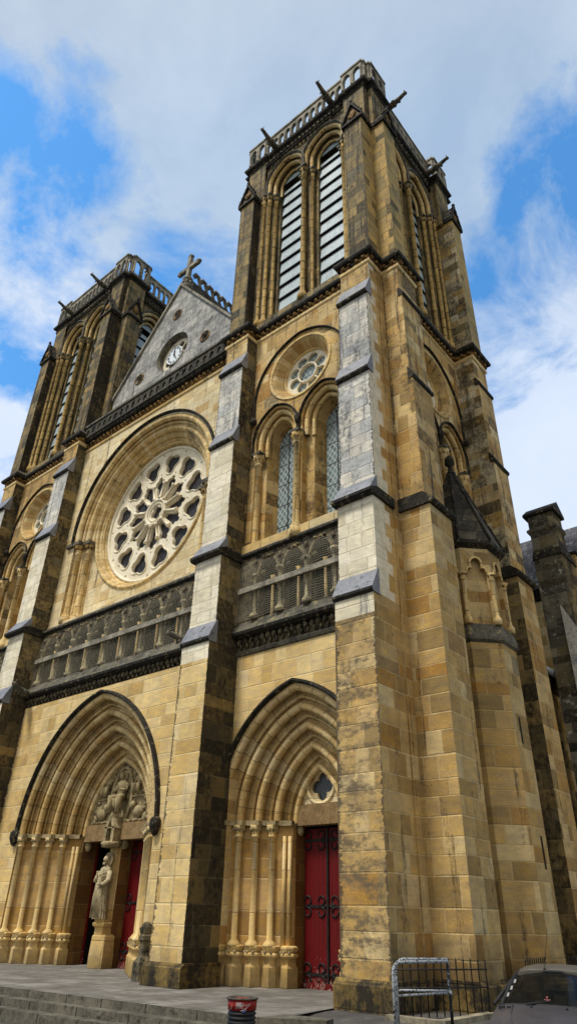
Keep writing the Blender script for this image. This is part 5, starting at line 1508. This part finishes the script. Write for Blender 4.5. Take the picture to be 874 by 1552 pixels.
# ---- parked car, seen from the front left corner of its windscreen
M['paint'] = rough_mat('dusty_grey_car_paint', rgb(66, 66, 72), rgb(84, 84, 92), rgb(74, 74, 80), 1.2, 1., rough=.38, bump=.03, metal=.4, spec=.6)
M['roofpaint'] = rough_mat('dull_grey_roof_paint', rgb(78, 74, 66), rgb(92, 88, 80), None, 1.2, 1., rough=.5, bump=.03, metal=.2)
M['rubber'] = rough_mat('black_rubber', (.01, .01, .01, 1), (.02, .02, .02, 1), rough=.7, bump=.1)
M['seat_cloth'] = rough_mat('dark_seat_cloth', (.02, .02, .022, 1), (.045, .045, .05, 1), rough=.9)
M['chrome'] = rough_mat('bright_metal', rgb(160, 160, 165), rgb(190, 190, 195), rough=.25, metal=.9, bump=0.)
M['lamp_lens'] = rough_mat('headlamp_lens', rgb(170, 176, 180), rgb(200, 205, 210), rough=.15, spec=.8)
M['yellow_figure'] = rough_mat('yellow_green_plastic', rgb(120, 150, 60), rgb(136, 160, 70), rough=.5)
M['pink_figure'] = rough_mat('pink_plastic', rgb(150, 84, 88), rgb(160, 96, 94), rough=.7)
M['paper'] = rough_mat('white_paper', rgb(130, 130, 126), rgb(150, 150, 146), rough=.7)
def car_glass():
    m = bpy.data.materials.new('car_glass'); s = NT(m)
    b = s.n('ShaderNodeBsdfPrincipled'); b.inputs['Base Color'].default_value = (.006, .007, .007, 1); b.inputs['Roughness'].default_value = .05
    b.inputs['Alpha'].default_value = .78; b.inputs['Specular IOR Level'].default_value = .12
    o = s.n('ShaderNodeOutputMaterial'); s.t.links.new(b.outputs[0], o.inputs[0]); return m
M['car_glass'] = car_glass()
CG = -.22
cb = Vector((18.74, -5.40, 0)); ax = Vector((.25, -.97, 0)).normalized(); rt = Vector((ax.y, -ax.x, 0))   # ax points to the nose; rt to image left? fixed below
rt = Vector((.97, .25, 0)).normalized()
def CT(p):   # local: x along nose, y to image right, z up; windscreen base centre at x=0
    q = cb+ax*p[0]+rt*p[1]; return (q.x, q.y, CG+p[2])
def make_car():
    root = empty('parked_car', CT((-.8, 0, 0))); root.rotation_euler = (0, 0, 0)
    tag(root, 'dusty grey hatchback parked at the bottom right with its windscreen and bonnet facing us', 'car')
    def hull(sec, m, ncut=None):
        """sections: x -> list of (y,z) half outline from centre top to bottom, mirrored"""
        b = MB(CT); rows = []
        for x, prof in sec:
            full = [(x, -y, z) for y, z in reversed(prof)]+[(x, y, z) for y, z in prof[1:]]
            rows.append(full)
        n = len(rows[0])
        for j in range(len(rows)-1): b.add(rows[j]+rows[j+1], [(i, i+1, i+1+n, i+n) for i in range(n-1)], m, True)
        b.add(rows[0], [tuple(range(n))], m); b.add(rows[-1], [tuple(range(n))], m)
        return b
    body = hull([
        (-2.75, [(0, .92), (.4, .92), (.62, .9), (.72, .8), (.76, .5), (.74, .28)]),
        (-2.3, [(0, .96), (.5, .96), (.72, .94), (.79, .84), (.84, .5), (.8, .22)]),
        (-1.2, [(0, .95), (.5, .95), (.74, .93), (.8, .84), (.85, .5), (.82, .2)]),
        (-.2, [(0, .95), (.5, .94), (.72, .93), (.79, .84), (.85, .5), (.82, .2)]),
        (.05, [(0, .965), (.45, .955), (.68, .925), (.77, .82), (.84, .5), (.81, .2)]),
        (.6, [(0, .93), (.42, .915), (.64, .87), (.75, .76), (.82, .48), (.8, .22)]),
        (1.0, [(0, .86), (.4, .845), (.6, .8), (.7, .7), (.8, .46), (.78, .25)]),
        (1.25, [(0, .76), (.4, .75), (.58, .72), (.66, .62), (.74, .45), (.72, .28)]),
        (1.38, [(0, .6), (.4, .6), (.56, .58), (.62, .52), (.68, .42), (.66, .3)])], 'paint')
    bo = body.build('body', root)
    roof = hull([(-2.0, [(0, 1.32), (.33, 1.31), (.5, 1.27), (.55, 1.23)]), (-1.6, [(0, 1.365), (.33, 1.355), (.5, 1.32), (.56, 1.27)]),
                 (-1.0, [(0, 1.36), (.33, 1.35), (.49, 1.31), (.55, 1.26)]), (-.74, [(0, 1.32), (.33, 1.31), (.47, 1.285), (.52, 1.24)])], 'roofpaint')
    roof.build('roof', root)
    # windscreen and the side / rear glass, frames
    w = MB(CT)
    n = 8; rows = []
    for (x, z, hw) in ((.0, .955, .66), (-.35, 1.14, .59), (-.74, 1.30, .49)):
        rows.append([(x-.0-.10*abs(2*i/n-1)**2, hw*(2*i/n-1), z-.03*abs(2*i/n-1)**2) for i in range(n+1)])
    for j in range(2): w.add(rows[j]+rows[j+1], [(i, i+1, i+2+n, i+1+n) for i in range(n)], 'car_glass', True)
    w.build('windscreen', root)
    fr = MB(CT)
    for sg in (-1, 1):
        fr.tube([(rows[r][0][0], sg*rows[r][-1][1], rows[r][0][2]) for r in range(3)], [.026, .024, .022], 'rubber', 6)
    fr.tube([(p[0]+.02, p[1], p[2]-.0) for p in rows[0]], .028, 'rubber', 6); fr.tube([(p[0]-.01, p[1], p[2]+.005) for p in rows[2]], .022, 'rubber', 6)
    fr.build('window_seal', root)
    for sg in (-1, 1):
        s_ = MB(CT)
        s_.add([(-.12, sg*.78, .93), (-1.9, sg*.8, .94), (-1.75, sg*.56, 1.27), (-.8, sg*.53, 1.26)], [(0, 1, 2, 3)], 'car_glass'); s_.build('side_window', root)
        for a, c in (((-.12, sg*.76, .93), (-.76, sg*.515, 1.26)), ((-1.05, sg*.79, .93), (-1.1, sg*.56, 1.26)), ((-2.2, sg*.76, .95), (-1.95, sg*.55, 1.25))):
            p = MB(CT); p.tube([a, c], .022, 'rubber', 6); p.build('pillar', root)
        m = MB(CT); m.blob((-.2, sg*.93, 1.0), (.05, .1, .07), 'rubber', 8, 6); m.tube([(-.2, sg*.8, .95), (-.2, sg*.9, .98)], .02, 'rubber'); (m.build('mirror', root) if sg > 0 else None)
        h = MB(CT); h.blob((1.24, sg*.5, .6), (.09, .16, .08), 'lamp_lens', 10, 6); h.build('headlight', root)
        for x in (.78, -1.95):
            t = MB(CT); c0 = (x, sg*.72, .28)
            for a in range(1):
                pts = [(c0[0]+.24*cos(2*pi*i/20), c0[1], c0[2]+.24*sin(2*pi*i/20)) for i in range(20)]
                t.tube(pts, .075, 'rubber', 8, True)
            wh = t.build('tyre', root)
            rim = MB(CT); pts = [(c0[0]+.18*cos(2*pi*i/16), c0[1]+sg*.06, c0[2]+.18*sin(2*pi*i/16)) for i in range(16)]
            rim.add(pts, [tuple(range(16))], 'chrome'); rim.build('rim', root)
    gl = MB(CT); gl.box(1.3, 1.41, -.62, .62, .3, .44, 'rubber'); gl.box(1.33, 1.39, -.34, .34, .5, .6, 'rubber'); gl.build('bumper', root)
    # bonnet creases, washer jets, wiper slots
    c = MB(CT)
    for sg in (-1, 1): c.tube([(.06, sg*.48, .958), (.6, sg*.42, .92), (1.0, sg*.36, .852), (1.22, sg*.32, .77)], .012, 'paint', 6)
    for sg in (-1, 1): c.blob((.2, sg*.22, .962), (.02, .02, .012), 'rubber', 6, 4)
    for yy in (-.6, -.49): c.box(.16, .25, yy-.035, yy+.035, .9, .948, 'rubber')
    c.build('bonnet_detail', root)
    for yy in (-.3, .35):
        q = MB(CT); q.tube([(.07, yy, .975), (-.04, yy+.3, 1.01)], .008, 'rubber', 5); q.tube([(.07, yy, .97), (.02, yy+.12, .99)], .012, 'rubber', 5); q.build('wiper', root)
    a = MB(CT); a.blob((-.8, -.12, 1.33), (.04, .02, .02), 'rubber'); a.tube([(-.8, -.12, 1.33), (-.98, -.12+.1, 1.84)], .004, 'rubber', 5); a.build('antenna', root)
    i_ = MB(CT)
    i_.box(-.35, -.05, -.6, .6, .8, .93, 'rubber')
    for sg in (-1, 1):
        i_.box(-1.25, -1.05, sg*.33-.22, sg*.33+.22, .4, 1.02, 'seat_cloth'); i_.box(-1.2, -1.1, sg*.33-.11, sg*.33+.11, 1.04, 1.22, 'seat_cloth')
    i_.box(-2.2, -2.0, -.6, .6, .4, 1.0, 'seat_cloth')
    ring = [(-.5+.07*cos(2*pi*k/20), .33+.18*sin(2*pi*k/20), .95+.16*cos(2*pi*k/20)) for k in range(20)]
    i_.tube(ring, .015, 'rubber', 6, True)
    i_.build('interior', root)
    s = MB(CT)
    for k in range(3):
        x = -.16-.13*k; z = .955+.6*(-x)*.9; s.add([(x-.0, -.57+.035*k, z+.025), (x+.045, -.58+.035*k, z-.015), (x+.045, -.55+.035*k, z-.008), (x-.0, -.54+.035*k, z+.032)], [(0, 1, 2, 3)], 'paper')
    s.build('paper_stickers', root)
    return root
make_car()
fg = MB(CT)
fg.lathe(-.12, -.05, [(.03, .935), (.034, .95), (.02, .975)], 'yellow_figure', 10)
fg.blob((-.12, -.05, 1.0), (.014, .014, .03), 'pink_figure'); fg.blob((-.12, -.05, 1.04), (.014, .014, .016), 'pink_figure')
for sg in (-1, 1): fg.tube([(-.12, -.05, 1.01), (-.12, -.05+sg*.04, 1.02)], .006, 'pink_figure', 5)
tag(fg.build('figurine', origin=CT((-.12, -.05, .935))), 'tiny pink and green figurine standing on the dashboard inside the parked car', 'figurine')

# ------------------------------------------------------------------ sky, sun, camera
SUN_EL, SUN_AZ = radians(62), radians(192)     # azimuth measured from +y clockwise
w = bpy.data.worlds.new('World'); SC.world = w; w.use_nodes = True
s = NT.__new__(NT); s.t = w.node_tree; s.t.nodes.clear()
tc = s.n('ShaderNodeTexCoord')
sk = s.n('ShaderNodeTexSky'); sk.sky_type = 'NISHITA'; sk.sun_disc = False
sk.sun_elevation = SUN_EL; sk.sun_rotation = SUN_AZ; sk.air_density = 1.3; sk.dust_density = .6; sk.ozone_density = 3.
D = tc.outputs['Generated']
nv = s.n('ShaderNodeVectorMath', operation='NORMALIZE'); s.put(nv.inputs[0], D); N = nv.outputs[0]
sp = s.n('ShaderNodeSeparateXYZ'); s.put(sp.inputs[0], N)
up = s.math('MAXIMUM', sp.outputs[2], .12)
cv = s.vec(s.math('DIVIDE', sp.outputs[0], s.math('ADD', up, .35)), s.math('DIVIDE', sp.outputs[1], s.math('ADD', up, .35)), 0.)
wp = s.n('ShaderNodeVectorMath', operation='ADD'); 
wn = s.n('ShaderNodeTexNoise'); wn.inputs['Scale'].default_value = 1.6; wn.inputs['Detail'].default_value = 3; s.put(wn.inputs['Vector'], cv)
ws = s.n('ShaderNodeVectorMath', operation='SCALE'); s.put(ws.inputs[0], wn.outputs['Color']); ws.inputs['Scale'].default_value = .35
s.put(wp.inputs[0], cv); s.put(wp.inputs[1], ws.outputs[0])
cl = s.noise(wp.outputs[0], 1.5, 9, .55)
cl2 = s.noise(wp.outputs[0], 6., 10, .66)
def lobe(d, r0, r1):
    d = Vector(d).normalized()
    x = s.n('ShaderNodeVectorMath', operation='DOT_PRODUCT'); s.put(x.inputs[0], N); x.inputs[1].default_value = d
    return s.maprange(x.outputs['Value'], cos(radians(r1)), cos(radians(r0)))
BLOBS = [(480, -50, 8, 42, .34), (30, 250, 1, 8, -.36), (60, 370, 3, 9, .14), (230, 330, 3, 14, .0), (-30, 640, 2, 14, .3), (150, 480, 2, 10, -.3), (330, 420, 1, 8, -.2),
         (720, 470, 3, 13, -.28), (860, 230, 1, 7, -.34), (900, 740, 4, 18, .5), (640, 260, 4, 14, .12), (860, 400, 2, 7, -.1), (800, 320, 1, 6, .12), (10, 545, 1, 5, -.25)]
CL_A = (3.3, 4.4, 6.1, 1); CL_B = (5.3, 6.3, 7.7, 1); CL_TOP = (2.9, 4.0, 5.4, 1); CL_WHITE = (6.3, 7.1, 8.5, 1); CL_FILL = (6.3, 6.0, 5.6, 1)
SKY_TINT = (.72, 1.45, 1.85); SKY_STR = .1; SUN_STR = 2.8; SUN_ANG = 10; EXPO = .32
CAMR = Vector((0.76823556, 0.63981539, 0.02122236)); CAMU = Vector((0.31780989, -0.40995704, 0.85494567)); CAMF = Vector((-0.55570766, 0.65005499, 0.51828323)); FPX = 1011.68
def pxdir(px, py): return (CAMF*FPX+CAMR*(px-437)+CAMU*(776-py)).normalized()
dens = s.math('MULTIPLY_ADD', cl, 1.5, s.math('MULTIPLY', cl2, 1.1))
dens = s.math('SUBTRACT', dens, .87)
for (px, py, r0, r1, k) in BLOBS:
    l = lobe(pxdir(px, py), r0, r1)
    dens = s.math('MULTIPLY_ADD', l, k, dens)
back = lobe((.5, -.75, .4), 35, 95)  # unseen cloud bank added behind the camera to neutralise the ambient light
dens = s.math('MULTIPLY_ADD', back, .8, dens)
cover = s.maprange(dens, .4, .7)
white = s.maprange(dens, .6, 1.1)
shade = s.noise(wp.outputs[0], 3.6, 9, .65)
ccol = s.mix(s.maprange(shade, .38, .62), CL_A, CL_B)
top = lobe(pxdir(500, -150), 8, 38)
ccol = s.mix(s.math('MULTIPLY', top, .55), ccol, CL_TOP)
ccol = s.mix(s.math('MULTIPLY', s.math('MAXIMUM', lobe(pxdir(-30, 660), 4, 20), lobe(pxdir(900, 740), 4, 22)), .8), ccol, CL_WHITE)
ccol = s.mix(back, ccol, CL_FILL)
sky = s.n('ShaderNodeVectorMath', operation='MULTIPLY'); s.put(sky.inputs[0], sk.outputs[0]); sky.inputs[1].default_value = SKY_TINT
col = s.mix(cover, sky.outputs[0], ccol)
bg = s.n('ShaderNodeBackground'); s.put(bg.inputs[0], col); bg.inputs[1].default_value = SKY_STR
wo = s.n('ShaderNodeOutputWorld'); s.t.links.new(bg.outputs[0], wo.inputs[0])
sun = bpy.data.lights.new('sun', 'SUN'); sun.energy = SUN_STR; sun.angle = radians(SUN_ANG); sun.color = (1, .95, .87)
so = bpy.data.objects.new('sun', sun); COL.objects.link(so)
sd = Vector((sin(SUN_AZ)*cos(SUN_EL), cos(SUN_AZ)*cos(SUN_EL), sin(SUN_EL)))
so.rotation_euler = sd.to_track_quat('Z', 'Y').to_euler(); so.location = (0, -30, 60)
cam = bpy.data.cameras.new('camera'); co = bpy.data.objects.new('camera', cam); COL.objects.link(co); SC.camera = co
co.matrix_world = Matrix(((CAMR.x, CAMU.x, -CAMF.x, 23.04721), (CAMR.y, CAMU.y, -CAMF.y, -16.), (CAMR.z, CAMU.z, -CAMF.z, 1.67794), (0, 0, 0, 1)))
cam.sensor_fit = 'VERTICAL'; cam.sensor_height = 24; cam.lens = FPX/1552*24; cam.clip_end = 3000; cam.clip_start = .05
SC.view_settings.view_transform = 'Standard'; SC.view_settings.look = 'None'; SC.view_settings.exposure = EXPO; SC.view_settings.gamma = 1
SC.cycles.use_denoising = True
SC.cycles.max_bounces = 4; SC.cycles.transparent_max_bounces = 8
